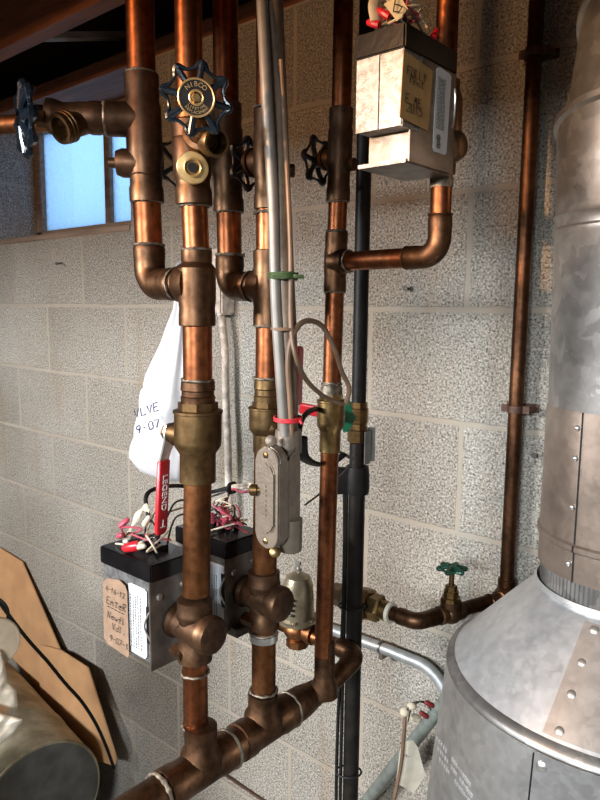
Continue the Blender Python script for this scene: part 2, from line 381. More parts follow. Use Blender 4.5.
bm = BM(); box2(bm, (XL-.2, YF-.2, WT+.24), (XR+.2, YB, WT+.27)); struct('ceiling', bm, 'subfloor')
bm = BM(); box2(bm, (XL-.2, 0.0, WT), (XR+.2, .18, WT+.038)); struct('trim_1', bm, 'joist')            # sill plate on the wall
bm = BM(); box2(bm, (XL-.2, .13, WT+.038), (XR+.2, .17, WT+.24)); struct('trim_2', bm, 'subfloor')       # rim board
for i, (y0, y1) in enumerate(((-.262, -.222), (-.68, -.64), (-1.09, -1.05), (-1.5, -1.46), (-1.91, -1.87), (-2.32, -2.28), (-2.73, -2.69), (-3.14, -3.1))):
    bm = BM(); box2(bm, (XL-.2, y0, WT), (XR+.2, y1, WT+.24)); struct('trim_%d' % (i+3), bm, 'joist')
for k, z0 in ((11, 0), ):
    bm = BM(); box2(bm, (XL-.2, YF-.2, WT), (XL, YB, WT+.24)); box2(bm, (XR, YF-.2, WT), (XR+.2, YB, WT+.24)); box2(bm, (XL, YF-.2, WT), (XR, YF, WT+.24)); struct('trim_11', bm, 'joist')
bm = BM(); box2(bm, (XL, -1.95, 1.965), (XR, -1.8, WT)); struct('trim_13', bm, 'joist')            # unseen girder, added to shade the upper part of the wall
# lath bridging between joist and sill plate
bm = BM(); a = Vector((-1.166, -.222, WT+.05)); b = Vector((-1.163, .12, WT+.15)); d = (b-a).normalized()
box(bm, (a+b)/2, .02, (b-a).length/2, .008, 0, EX, d, EX.cross(d)); struct('trim_12', bm, 'strip')
# window: wooden sash with two lights
wy = .15
w = bpy.data.objects.new('window_1', None); COL.objects.link(w); w.location = (wx0, wy, sillz); w['kind'] = 'structure'
z0, z1 = sillz, WT
bm = BM()
box2(bm, (wx0, wy, z0), (wx1, wy+.05, z0+.052), .003); box2(bm, (wx0, wy, z1-.03), (wx1, wy+.05, z1), .003)
box2(bm, (wx0, wy, z0+.03), (wx0+.036, wy+.05, z1-.03), .003); box2(bm, (wx1-.03, wy, z0+.03), (wx1, wy+.05, z1-.03), .003)
mx = VY(105, 180, wy).x
box2(bm, (mx-.014, wy+.005, z0+.03), (mx+.014, wy+.045, z1-.03), .003)
part('window_frame', bm, 'sash', w)
bm = BM(); box2(bm, (wx0, -.004, z0-.006), (wx1, wy, z0+.012), .003); part('window_sill', bm, 'sash', w)
for a, b in ((wx0+.036, mx-.014), (mx+.014, wx1-.03)):
    bm = BM(); box2(bm, (a, wy+.02, z0+.03), (b, wy+.026, z1-.03)); part('pane', bm, 'glass', w)
# nails left in the wall
def nail(px, py, L, label, dirv=(0, -1, .1)):
    p = VY(px, py, 0); bm = BM(); d = Vector(dirv).normalized(); cyl(bm, p - d*.004, p+d*L, .0022, 10); cyl(bm, p+d*L, p+d*(L+.002), .005, 12)
    solo('nail', bm, 'iron_dark', p, label, 'nail')
nail(62, 263, .03, 'rusty nail sticking out of the block wall below the window', (.6, -1, -.15))
nail(409, 289, .012, 'short nail in the block wall just right of the black pipe')
nail(537, 455, .012, 'dark nail stub in the wall between tall copper pipe and metal flue')

# ================================================================== PIPES
RP = .0168
def lean(roots, fn):
    """the runs are not perfectly plumb: shift each height sideways by fn(z)"""
    done = set()
    for r in roots:
        st = [r]
        while st:
            o = st.pop(); st += list(o.children)
            if o.type != 'MESH' or o.data in done: continue
            done.add(o.data); b = wbase(o)
            for v in o.data.vertices: v.co += rgt*fn(v.co.z+b.z)
def lerpf(tab):
    tab = sorted(tab)
    def f(z):
        if z <= tab[0][0]: return tab[0][1]
        for (a, x), (b, y) in zip(tab, tab[1:]):
            if z <= b: return x+(y-x)*(z-a)/(b-a)
        return tab[-1][1]
    return f
def pipe_part(root, a, b, r, mat='copper', name='pipe'):
    bm = BM(); cyl(bm, a, b, r, 32); return part(name, bm, mat, root)
def ring(root, c, d, r, w=.004, mat='solder'):
    bm = BM(); d = Vector(d).normalized(); c = Vector(c); n = 28; u, v, ww = frame(d)
    pts = [c + (u*math.cos(2*PI*i/n)+v*math.sin(2*PI*i/n))*r + d*random.uniform(-.0007, .0007) for i in range(n)]
    sweep(bm, pts, [w*random.uniform(.3, .55) for i in range(n)], 8, closed=True); return part('solder_ring', bm, mat, root)
def coupling(root, a, b, r, mat='fitting', name='coupling', lip=.0012):
    a = Vector(a); b = Vector(b); L = (b-a).length; bm = BM()
    lathe(bm, a, b-a, [(0, r-.0012), (.0008, r+lip*.5), (.004, r+lip*.6), (L*.35, r+lip), (L*.4, r), (L*.6, r), (L*.65, r+lip), (L-.004, r+lip*.6), (L-.0008, r+lip*.5), (L, r-.0012)], 32); return part(name, bm, mat, root)
def tee(root, a, b, c, r, rc=None, mat='fitting', rtop=None):
    """run a-b, branch end c"""
    a, b, c = Vector(a), Vector(b), Vector(c); rc = rc or r*.97; rt = rtop or r; d = (b-a).normalized(); m = a + d*((c-a).dot(d)); bm = BM(); L = (b-a).length
    t = (m-a).length; s = rc*1.05
    prof = [(0, r-.0015), (.001, r), (.012, r), (max(.014, t-s*1.3), r*.97), (max(.016, t-s*.8), r*1.03), (min(L-.016, t+s*.8), r*1.03), (min(L-.014, t+s*1.3), rt*.97), (L-.012, rt), (L-.001, rt), (L, rt-.0015)]
    lathe(bm, a, d, prof, 32)
    e = (c-m); Lc = e.length; lathe(bm, m, e, [(0, rc*1.25), (r*.9, rc*1.18), (r*1.2, rc*.98), (Lc-.001, rc), (Lc, rc-.0015)], 32)
    return part('tee', bm, mat, root)
def elbow(root, a, corner, b, r, R, mat='fitting', sock=.016):
    bm = BM(); pts = fillet([a, corner, b], R, 12); rs = []
    Ltot = sum((q-p).length for p, q in zip(pts, pts[1:])); acc = 0; out = [pts[0]]
    full = []
    for p, q in zip(pts, pts[1:]):
        n = max(1, int((q-p).length/.003))
        for k in range(n): full.append(p.lerp(q, k/n))
    full.append(pts[-1]); s = 0; rs = []
    for i, p in enumerate(full):
        if i: s += (p-full[i-1]).length
        e = min(s, Ltot-s); rs.append(r-.0012 if e < .0005 else (r if e < sock else r*.975))
    sweep(bm, full, rs, 28); return part('elbow', bm, mat, root)

P1 = (-.1045, -.603); P2 = (-.021, -.609); P3 = (-.084, -.492); P4 = (-.011, -.501); P5 = (.008, -.390); P7 = (.172, -.405)
CT = WT + .23
def at(P, px, py): return Vector((P[0], P[1], zat(px, py, *P)))
GR = 'vertical copper risers in front of the block wall'

# ---- riser 1 (left)
zE = zat(150, 285, *P1)
t1 = thing('copper_pipe', at(P1, 148, 300), 'leftmost thick copper pipe, bending right through a brown elbow low down', 'pipe', GR)
zt, zb = zat(140, 74, *P1), zat(144, 202, *P1)
pipe_part(t1, (P1[0], P1[1], zt-.01), (P1[0], P1[1], CT), .0162)
pipe_part(t1, (P1[0], P1[1], zat(148, 246, *P1)-.01), (P1[0], P1[1], zb+.01), .0162)
ring(t1, at(P1, 140, 73), UP, RP+.0005); ring(t1, at(P1, 146, 202), UP, RP+.001); ring(t1, at(P1, 148, 245), UP, RP+.001)
elbow(t1, at(P1, 148, 246), (P1[0], P1[1], zE), (P2[0]-.024, P2[1], zE), .0188, .026)
ring(t1, (P2[0]-.0245, P2[1], zE), EX, .0186, .0025)

# ---- riser 2
t2 = thing('copper_pipe', at(P2, 193, 735), 'second thick copper pipe from the left, in line with the brass-plated blue wheel', 'pipe', GR)
def z2(py, px=193): return zat(px, py, *P2)
for a, b, r_, m_ in ((0, 120, .0145, 'copper'), (200, 255, .0145, 'copper'), (320, 385, .0165, 'copper'), (478, 594, .0160, 'copper_dull'), (660, 735, .0150, 'copper')):
    pipe_part(t2, (*P2, z2(b)), (*P2, z2(a) if a else CT), r_, m_)
for y, r_ in ((206, .0155), (250, .0155), (324, .0175), (380, .0175), (672, .016), (724, .016)): ring(t2, at(P2, 194, y), UP, r_)
tee(t2, (*P2, z2(326)), (*P2, z2(250)), (P2[0]-.032, P2[1], zE), .0205, rtop=.0172)
coupling(t2, (*P2, z2(405)), (*P2, z2(381)), .0185)

# ---- riser 3
t3 = thing('copper_pipe', at(P3, 232, 300), 'third thick copper pipe from the left, its elbow turning right behind the conduit', 'pipe', GR)
def z3(py, px=228): return zat(px, py, *P3)
zE3 = z3(287)
pipe_part(t3, (*P3, z3(110)), (*P3, CT), .0158); pipe_part(t3, (*P3, z3(262)), (*P3, z3(205)), .0158)
ring(t3, at(P3, 228, 212), UP, RP+.001); ring(t3, at(P3, 228, 255), UP, RP+.001)
elbow(t3, (*P3, z3(256)), (*P3, zE3), (P4[0]-.025, P4[1], zE3), .0185, .026)
ring(t3, (P4[0]-.0255, P4[1], zE3), EX, .0183, .0025)

# ---- riser 4
t4 = thing('copper_pipe', at(P4, 266, 700), 'thick copper pipe running half hidden behind the pale electrical conduit', 'pipe', GR)
def z4(py, px=264): return zat(px, py, *P4)
for a, b in ((0, 110), (205, 255), (320, 385), (445, 575), (620, 700)):
    pipe_part(t4, (*P4, z4(b)), (*P4, z4(a) if a else CT), .0158, 'copper' if a < 400 else 'copper_dull')
for y in (108, 213, 326, 378, 632, 690): ring(t4, at(P4, 264, y), UP, RP+.001)
coupling(t4, (*P4, z4(405)), (*P4, z4(379)), .0165, 'old_bronze')
tee(t4, (*P4, z4(250)), (*P4, z4(326)), (P4[0]-.030, P4[1], zE3), .0192)

# ---- riser 5 with tee for the cross pipe
t5 = thing('copper_pipe', at(P5, 322, 660), 'slimmer copper pipe just left of the black pipe, with a side branch tee', 'pipe', GR)
R5 = .0125
def z5(py, px=334): return zat(px, py, *P5)
zc = z5(262)
for a, b in ((0, 112), (195, 240), (288, 395), (445, 655)):
    pipe_part(t5, (*P5, z5(b, 328)), (*P5, z5(a) if a else CT), R5, 'copper')
for y in (110, 202, 231, 292, 384): ring(t5, at(P5, 335, y), UP, R5+.001, .0032)
dv = (Vector((*P7, 0))-Vector((*P5, 0))).normalized()
tee(t5, (*P5, z5(232)), (*P5, z5(292)), Vector((*P5, zc))+dv*.026, .0150)
bm = BM(); lathe(bm, (*P5, z5(398)), UP, [(0, .0135), (.004, .0148), (.014, .0148), (.016, .0135), (.022, .013)], 28); part('adapter', bm, 'solder', t5)

# ---- cross pipe with riser 7
t7 = thing('copper_pipe', at(P7, 440, 270), 'copper pipe under the upper zone valve, its elbow turning left across the black pipe', 'pipe', GR)
R7 = .0120
z7 = lambda py, px=441: zat(px, py, *P7)
pipe_part(t7, (*P7, z7(235)), (*P7, z7(110)), R7); pipe_part(t7, (*P7, z7(75)), (*P7, CT), R7)
zc7 = zc
elbow(t7, (*P7, zc7+.045), (*P7, zc7), Vector((*P7, zc7))-dv*.045, .0138, .022)
pipe_part(t7, Vector((*P5, zc))+dv*.02, Vector((*P7, zc7))-dv*.04, R7)
c7 = Vector((*P7, zc7))-dv*.045; ring(t7, c7, dv, R7+.001, .003, 'fitting'); ring(t7, Vector((*P5, zc))+dv*.027, dv, .0138, .003)
ring(t7, (*P7, zc7+.046), UP, R7+.0012, .003, 'fitting')
bm = BM(); cyl(bm, (*P7, z7(188)), (*P7, z7(178)), R7+.0012, 28); part('coupling', bm, 'solder', t7)

# ---- header along the bottom
HX = -.012
zh = z2(764)
bH = Vector((HX, -.62, zh))
th = thing('header_pipe', bH-Vector((0, 0, .026)), 'heavy horizontal brown copper manifold joining the feet of the vertical pipes', 'pipe')
def hp(y): return Vector((HX, y, zh))
RH = .0225
def socket(root, P, ztop, r):
    bm = BM(); lathe(bm, (P[0], P[1], zh), UP, [(0, r*1.35), (RH*.9, r*1.25), (RH*1.25, r), (ztop-zh-.001, r), (ztop-zh, r-.002)], 32); return bm
pipe_part(th, hp(-.98), hp(-.66), RH-.001, 'fitting')
for (P, zt_, y0, y1) in ((P2, z2(722), -.668, -.565), (P4, z4(692), -.548, -.452)):
    bm = socket(th, (HX, P[1]), zt_, .0198)
    L = y1-y0
    lathe(bm, hp(y0), EY, [(0, RH-.001), (.001, RH+.002), (.018, RH+.002), (.024, RH+.0005), (L-.024, RH+.0005), (L-.018, RH+.002), (L-.001, RH+.002), (L, RH-.001)], 32)
    part('tee', bm, 'fitting', th)
pipe_part(th, hp(-.57), hp(-.54), RH-.0005, 'fitting')
ring(th, hp(-.563), EY, RH+.0005, .0065); ring(th, hp(-.672), EY, RH+.0005, .007); ring(th, hp(-.448), EY, RH+.001, .004)
zh5 = zh+.002
bm = BM(); lathe(bm, (P5[0]-.005, P5[1], zh5), UP, [(0, .02), (.018, .0185), (.026, .0148), (z5(640, 324)-zh5, .0148), (z5(640, 324)-zh5+.001, .0135)], 32)
lathe(bm, (HX, -.452, zh), EY, [(0, RH), (.002, RH+.001), (.03, RH), (.05, .019), (.075, .0165), (.098, .0165), (.1, .0152)], 32); part('reducing_tee', bm, 'fitting', th)
elb = Vector((HX, -.318, zh+.0)); 
ec = VY(359, 655, -.299); zr = ec.z
elbow(th, (HX+.001, -.362, zh), ec, ec-EX*.04, .0150, .02, 'fitting')
pipe_part(th, ec-EX*.03, ec-EX*.1, .0122, 'copper')
ring(th, ec-EX*.04, EX, .0132, .003)
bm = BM(); cyl(bm, hp(-.75), hp(-.735), RH+.0015, 32, bev=.001); cyl(bm, hp(-.80), hp(-.752), RH+.002, 32, bev=.001); part('coupling', bm, 'fitting', th)

# ---- black steel pipe
P6 = V(361, 300, 1.04); P6 = (P6.x, P6.y)
z6 = lambda py, px=357: zat(px, py, *P6)
t6 = thing('black_steel_pipe', (P6[0], P6[1], .35), 'tall straight black steel gas pipe right of the slim copper riser', 'pipe')
zbk = z6(402); zbk2 = z6(440)
bm = BM(); cyl(bm, (*P6, zbk-.003), (*P6, CT), .0112, 28); part('upper_pipe', bm, 'black_steel', t6)
bm = BM(); cyl(bm, (*P6, .35), (*P6, zbk2+.003), .0128, 28); part('lower_pipe', bm, 'black_steel', t6)
bm = BM(); h = zbk-zbk2
lathe(bm, (*P6, zbk2-.004), UP, [(0, .013), (.002, .0165), (.02, .0165), (.021, .014), (h*.5, .0135), (h*.55, .0155), (h*.9, .0155), (h*.92, .014), (h+.004, .0135)], 8); part('brass_fitting', bm, 'brass', t6, 'brass compression fitting', sm=20)

# ---- tall right pipe on the wall
P8 = (.112, -.030)
z8 = lambda py, px: zat(px, py, *P8)
t8 = thing('copper_pipe', (P8[0], P8[1], z8(590, 507)-.01), 'tall thin dull copper pipe clamped to the block wall left of the metal flue', 'pipe')
zq = z8(592, 507)-.004
pipe_part(t8, (*P8, zq+.01), (*P8, CT), .0118, 'copper_dark')
def clampp(py, px):
    z = z8(py, px); bm = BM(); box2(bm, (P8[0]-.028, -.004, z-.007), (P8[0]+.028, 0.0, z+.007)); 
    lathe(bm, (P8[0], P8[1], z-.006), UP, [(0, .0118), (0.0005, .0135), (.0115, .0135), (.012, .0118)], 24)
    for s in (-1, 1): cyl(bm, (P8[0]+s*.021, -.03, z), (P8[0]+s*.021, 0, z), .0045, 10); box(bm, (P8[0]+s*.017, -.030, z), .007, .003, .006)
    part('pipe_clamp', bm, 'pipe_rust', t8)
clampp(52, 533); clampp(409, 516)
yv0 = -.03
corner = Vector((P8[0], P8[1], zq)); 
tee(t8, (P8[0], P8[1], zq+.028), (P8[0], P8[1], zq-.024), (P8[0], P8[1]-.03, zq), .0145, mat='copper_dark')
# run towards the room, elbow, then along -X
ev = VZ(417, 622, zq); yE = ev.y; 
xrun = P8[0]
dirr = Vector((ev.x-P8[0], ev.y-P8[1], 0)); 
pA = Vector((P8[0], P8[1]-.03, zq))
pipe_part(t8, pA + Vector((0, .005, 0)), pA.lerp(ev, .97), .0113, 'copper_dark')
eu = ev + Vector((-.036, 0, 0))
elbow(t8, ev.lerp(pA, .25), ev, eu, .0135, .018, 'fitting')
pipe_part(t8, eu+Vector((.005, 0, 0)), ev + Vector((-.10, 0, 0)), .0113, 'copper_dark')
ring(t8, pA.lerp(ev, .12), (pA-ev), .0125, .003, 'fitting')

# ---- gate valve with green wheel
def handwheel(root, c, n, R, mat, lobes=8, plate=None, thick=.0042, up=UP, hub=.45, phase=0.):
    """cast wheel: lobed rim, spokes and hub"""
    n = Vector(n).normalized(); u = (Vector(up)-n*Vector(up).dot(n)).normalized(); v = u.cross(n).normalized(); c = Vector(c); bm = BM()
    P = lambda a, r, t=0: c + (u*math.cos(a)+v*math.sin(a))*r + n*t
    k = lobes*10; pts = []; rs = []
    for i in range(k):
        a = 2*PI*i/k + phase; l = .5+.5*math.cos(lobes*(a-phase)); l = l**2.2
        pts.append(P(a, R*(.82+.18*l))); rs.append(thick*(.42+.5*l))
    sweep(bm, pts, rs, 8, closed=True)
    for i in range(lobes):
        a = 2*PI*i/lobes + phase
        sweep(bm, [P(a, R*.25, .003), P(a, R*.55, .003), P(a, R*.8, .001), P(a, R*1.0, 0)], [thick*.85, thick*.8, thick*.85, thick*.95], 10)
    lathe(bm, c - n*.006, n, [(0, R*.2), (.002, R*hub), (.009, R*hub), (.011, R*hub*.9)], 32)
    return part('handwheel', bm, mat, root), u, v, c, n
gv = VZ(440, 607, zq); gv = pA + (ev-pA)*((gv-pA).dot(ev-pA)/(ev-pA).length_squared)
tg = thing('gate_valve', gv-Vector((0, 0, .02)), 'small brass valve with a green handwheel on top, on the thin pipe at the wall', 'valve')
d8 = (ev-pA).normalized()
bm = BM(); lathe(bm, gv-d8*.024, d8, [(0, .0135), (.001, .015), (.011, .015), (.014, .0135), (.018, .0165), (.03, .0165), (.034, .0135), (.037, .015), (.047, .015), (.048, .0135)], 24)
ball(bm, gv, .0185, (1, 1, .95)); cyl(bm, gv, gv+UP*.022, .0165, 24); part('body', bm, 'bronze', tg)
bm = BM(); lathe(bm, gv+UP*.022, UP, [(0, .0155), (.005, .0155), (.006, .0125), (.016, .0125)], 8); lathe(bm, gv+UP*.038, UP, [(0, .0095), (.008, .0095), (.009, .0085)], 6); part('bonnet', bm, 'brass', tg, sm=20)
bm = BM(); cyl(bm, gv+UP*.046, gv+UP*.074, .0042, 12); part('stem', bm, 'brass', tg)
bm = BM(); cyl(bm, gv, gv-rgt*.028, .005, 12); cyl(bm, gv-rgt*.024, gv-rgt*.031, .007, 12); part('drain_cap', bm, 'bronze', tg)
handwheel(tg, gv+UP*.074, UP, .0215, 'green_enamel', 6, thick=.0048, up=rgt, hub=.3)

# ---- union on the wall run
un = ev+Vector((-.080, 0, 0))
tu = thing('pipe_union', un-Vector((0, 0, .02)), 'hexagonal brass and steel union behind the black pipe', 'pipe fitting')
bm = BM(); lathe(bm, un+EX*.034, -EX, [(0, .012), (.002, .0155), (.018, .0165), (.02, .0165)], 12); part('nipple', bm, 'brass', tu)
bm = BM(); lathe(bm, un+EX*.014, -EX, [(0, .019), (.003, .0225), (.019, .0225), (.022, .019)], 6); part('union_nut', bm, 'brass', tu, sm=20)
bm = BM(); lathe(bm, un-EX*.008, -EX, [(0, .024), (.003, .028), (.024, .028), (.028, .024)], 6, rot=.3); part('collar_nut', bm, 'brass', tu, sm=20)
bm = BM(); lathe(bm, un-EX*.03, -EX, [(0, .0155), (.03, .0155), (.032, .02), (.05, .02), (.055, .016)], 8); part('tail_piece', bm, 'regulator', tu, sm=20)
bm = BM(); cyl(bm, un+EX*.028, un+EX*.034, .0168, 24); part('seal', bm, 'off_tag', tu)

# ---- pressure regulator
rg = Vector((ec.x-.125, -.299, zr+.002))
tr_ = thing('pressure_regulator', rg-Vector((0, 0, .03)), 'bronze bell shaped pressure regulator low behind the slim copper riser', 'valve')
bm = BM(); lathe(bm, rg-UP*.03, UP, [(0, .017), (.001, .019), (.012, .019), (.014, .016), (.02, .0215), (.03, .0215)], 8); lathe(bm, rg+EX*.036, -EX, [(0, .014), (.001, .0165), (.012, .0165), (.014, .0145), (.07, .0145)], 20); ball(bm, rg, .022, (1.1, 1.1, .85))
part('body', bm, 'copper_dull', tr_)
bm = BM(); lathe(bm, rg+UP*.014, UP, [(0, .032), (.001, .0345), (.005, .0345), (.006, .032)], 28)
for k in range(6):
    a = k*PI/3; lathe(bm, rg+Vector((math.cos(a)*.0295, math.sin(a)*.0295, .019)), UP, [(0, .0035), (.005, .0035)], 6)
part('flange', bm, 'regulator', tr_)
bm = BM(); lathe(bm, rg+UP*.02, UP, [(0, .031), (.004, .0275), (.03, .0262), (.058, .0245), (.070, .020), (.075, .012), (.077, .006)], 28); part('bell', bm, 'regulator', tr_)
bm = BM(); cyl(bm, rg+UP*.095, rg+UP*.113, .0028, 10); lathe(bm, rg+UP*.1, UP, [(0, .006), (.005, .006)], 6); box(bm, rg+UP*.113, .005, .002, .003); part('adjusting_screw', bm, 'steel', tr_)
bm = BM()
for k in range(4):
    a_ = [math.radians(x) for x in range(264, 306, 6)]; zz = rg.z+.034+k*.0085
    o_ = [Vector((rg.x+math.cos(a)*.0265, rg.y+math.sin(a)*.0265, zz)) for a in a_]; sweep(bm, o_, .0022, 8)
part('spring_window', bm, 'black_plastic', tr_, 'dark slotted window of the bell')

# ================================================================== BOILER DRAIN / PURGE VALVES
def curved_text(bm, s, c, u, v, n, r, size, mid, step, flip=False):
    for i, ch in enumerate(s):
        a = mid + (i-(len(s)-1)/2)*step*(-1 if flip else 1)
        d = u*math.cos(a)+v*math.sin(a); tn = -u*math.sin(a)+v*math.cos(a)
        upv, xv = (d, tn) if not flip else (-d, -tn)
        if ch != ' ': text_bm(bm, ch, size, c+d*r, xv, upv)
def bulge(bm, P, za, zb, r):
    L = zb-za; lathe(bm, (P[0], P[1], za), UP, [(0, r-.002), (.001, r), (.016, r), (.02, r*.93), (L*.3, r*.93), (L*.38, r*1.04), (L*.75, r*1.04), (L*.8, r*.95), (L-.018, r), (L-.001, r), (L, r-.002)], 32)
# V1: drain valve to the left, wheel edge-on
za, zb_ = zat(144, 203, *P1), zat(140, 74, *P1)
v1 = thing('drain_valve', (P1[0], P1[1], za), 'brown bronze drain valve on the leftmost pipe, blue wheel seen edge-on beside the window', 'valve')
bm = BM(); bulge(bm, P1, za, zb_, .0200)
zv = zat(143, 120, *P1); c1 = Vector((P1[0], P1[1], zv)); ax = (-rgt*1.0 - fwd*.12).normalized(); pxm = .83/F
def q1(dx, dy=0): return c1 + ax*(dx*pxm*.98) + UP*(dy*pxm)
lathe(bm, c1, ax, [(0, .02), (.018, .0195), (.041, .0195), (.042, .018)], 28); part('body', bm, 'bronze', v1)
bm = BM(); lathe(bm, c1, ax, [(.041, .0165), (.05, .0185), (.058, .0185), (.062, .0175), (.088, .0155), (.098, .019), (.1, .0195), (.106, .0195), (.108, .016)], 28)
o1 = c1+ax*.066-UP*.004; od = (-rgt*.55 - fwd*.75 - UP*.42).normalized()
lathe(bm, o1, od, [(0, .014), (.026, .014)], 28, cap=False)
part('valve_body', bm, 'bronze', v1)
bm = BM(); lathe(bm, o1+od*.022, od, [(0, .0145), (.001, .0175), (.004, .0175), (.005, .0165), (.007, .0175), (.009, .0175), (.010, .0165), (.012, .0172), (.016, .0165), (.016, .0125), (.0, .0118), (0, .0001)], 32, cap=False); part('hose_outlet', bm, 'old_bronze', v1)
bm = BM(); lathe(bm, c1+ax*.107, ax, [(0, .0125), (.012, .0125), (.013, .0095), (.017, .0095), (.019, .005), (.03, .005)], 8); part('stem', bm, 'bronze', v1)
handwheel(v1, c1+ax*.131-UP*.004, (ax*1 - fwd*.5).normalized(), .0375, 'blue_enamel', 8, thick=.0075)
ring(v1, c1+ax*.042, ax, .0175, .006)
bm = BM(); cc = at(P1, 130, 163); lathe(bm, cc, ax, [(0, .0165), (.026, .0165), (.033, .0135), (.034, .006), (.042, .0055)], 20); part('drain_cap', bm, 'bronze', v1)
ring(v1, at(P1, 140, 176), UP, .0195, .002, 'bronze')
# V2: wheel facing the camera
za, zb_ = z2(206), z2(122)
v2 = thing('drain_valve', (P2[0], P2[1], za), 'drain valve on the second pipe, its blue wheel with a round brass plate facing out', 'valve')
bm = BM(); bulge(bm, P2, za, zb_, .0200); part('body', bm, 'bronze', v2)
wc = V(195, 99, .685); hb = V(199, 138, .745); an = (wc-hb).normalized(); n2 = (CAM-wc).normalized(); n2 = (n2*.9 + UP*.15).normalized()
bm = BM(); lathe(bm, hb-an*.012, an, [(0, .016), (.012, .0165), (.016, .0185), (.02, .0185), (.022, .014), (.032, .012), (.034, .008), (.05, .008)], 20); part('bonnet', bm, 'bronze', v2)
bm = BM(); cyl(bm, hb+an*.02, wc, .0045, 12); part('stem', bm, 'brass', v2)
hw, u, v, c, n = handwheel(v2, wc, n2, .0325, 'blue_enamel', 8, thick=.0040, hub=.45, phase=.22)
bm = BM(); lathe(bm, c+n*.0045, n, [(0, .0165), (.0018, .0175), (.003, .0175), (.0031, .0155), (.0026, .0152)], 40); pl = part('name_plate', bm, 'black_enamel', hw, 'round plate with black ground')
bm = BM(); nn = 40; cp = c+n*.0072
sweep(bm, [cp+(u*math.cos(2*PI*i/nn)+v*math.sin(2*PI*i/nn))*.0166 for i in range(nn)], .0011, 6, closed=True); vv = v
curved_text(bm, 'NIBCO', cp, u, -v if False else v, n, .0118, .0062, 0, .36)
curved_text(bm, 'LIFETIME', cp, u, v, n, .0098, .0036, PI, .24, True); curved_text(bm, 'REPLACEMENT', cp, u, v, n, .0132, .0036, PI, .17, True)
sweep(bm, [cp+(u*math.cos(2*PI*i/nn)+v*math.sin(2*PI*i/nn))*.0062 for i in range(nn)], .0013, 6, closed=True)
part('lettering', bm, 'brass_bright', hw)
bm = BM(); lathe(bm, c+n*.006, n, [(0, .005), (.003, .005), (.004, .0035)], 6); part('nut', bm, 'brass', hw)
bm = BM(); o2 = V(200, 140, .75); od = (rgt*.6-fwd*.75-UP*.25).normalized(); lathe(bm, o2, od, [(0, .0125), (.014, .0125), (.016, .0150), (.028, .0150), (.030, .0142), (.030, .0118), (.014, .0112), (.014, .0001)], 28, cap=False); part('hose_outlet', bm, 'old_bronze', v2)
bm = BM(); cc = at(P2, 194, 170); cd = (CAM-cc).normalized(); cd.z = -.12; cd.normalize()
lathe(bm, cc, cd, [(0, .0155), (.028, .0155), (.030, .0165), (.033, .0165), (.034, .0155), (.0345, .0095), (.0385, .0095), (.039, .0085), (.036, .0055), (.036, .0001)], 32, cap=False); ecp = part('end_cap', bm, 'brass_bright', v2, 'bright brass screw cap')
bm = BM(); cyl(bm, cc+cd*.036, cc+cd*.0385, .0052, 16); part('recess', bm, 'black_rubber', ecp)
# V3, V4, V5: wheels behind on the wall side
def back_valve(P, za, zb_, zw, rb, wd, R, label, capside=None, nl=6, off=Vector((-1, 0, 0)), phase=0):
    t = thing('drain_valve', (P[0], P[1], za), label, 'valve')
    bm = BM(); bulge(bm, P, za, zb_, rb); part('body', bm, 'bronze', t)
    c = Vector((P[0], P[1], zw)); a = off.normalized()
    bm = BM(); lathe(bm, c, a, [(0, rb*.8), (rb*1.3, rb*.8), (rb*1.35, rb*.95), (rb*1.7, rb*.9), (rb*1.75, .007), (rb*1.9, .007)], 20); part('bonnet', bm, 'bronze', t)
    bm = BM(); cyl(bm, c+a*rb, c+a*wd, .004, 12); part('stem', bm, 'brass', t)
    handwheel(t, c+a*wd, a, R, 'black_enamel', nl, thick=.0042, hub=.3, phase=phase)
    if capside is not None:
        bm = BM(); lathe(bm, c-UP*.012, capside, [(0, rb*.5), (rb*1.2, rb*.5), (rb*1.25, .008), (rb*1.6, .008), (rb*1.65, .006)], 16); part('drain_cap', bm, 'bronze', t)
    return t
back_valve(P3, z3(213), z3(103), z3(155), .0195, .093, .036, 'drain valve on the third pipe, its black wheel hidden behind the second pipe', None)
back_valve(P4, z4(210), z4(110), z4(160), .0185, .036, .03, 'drain valve on the pipe behind the conduit, black wheel on its left', rgt)
back_valve(P5, z5(202), z5(108), z5(157), .0155, .036, .030, 'drain valve on the slim riser left of the upper zone valve, black open wheel', EX, phase=.4)

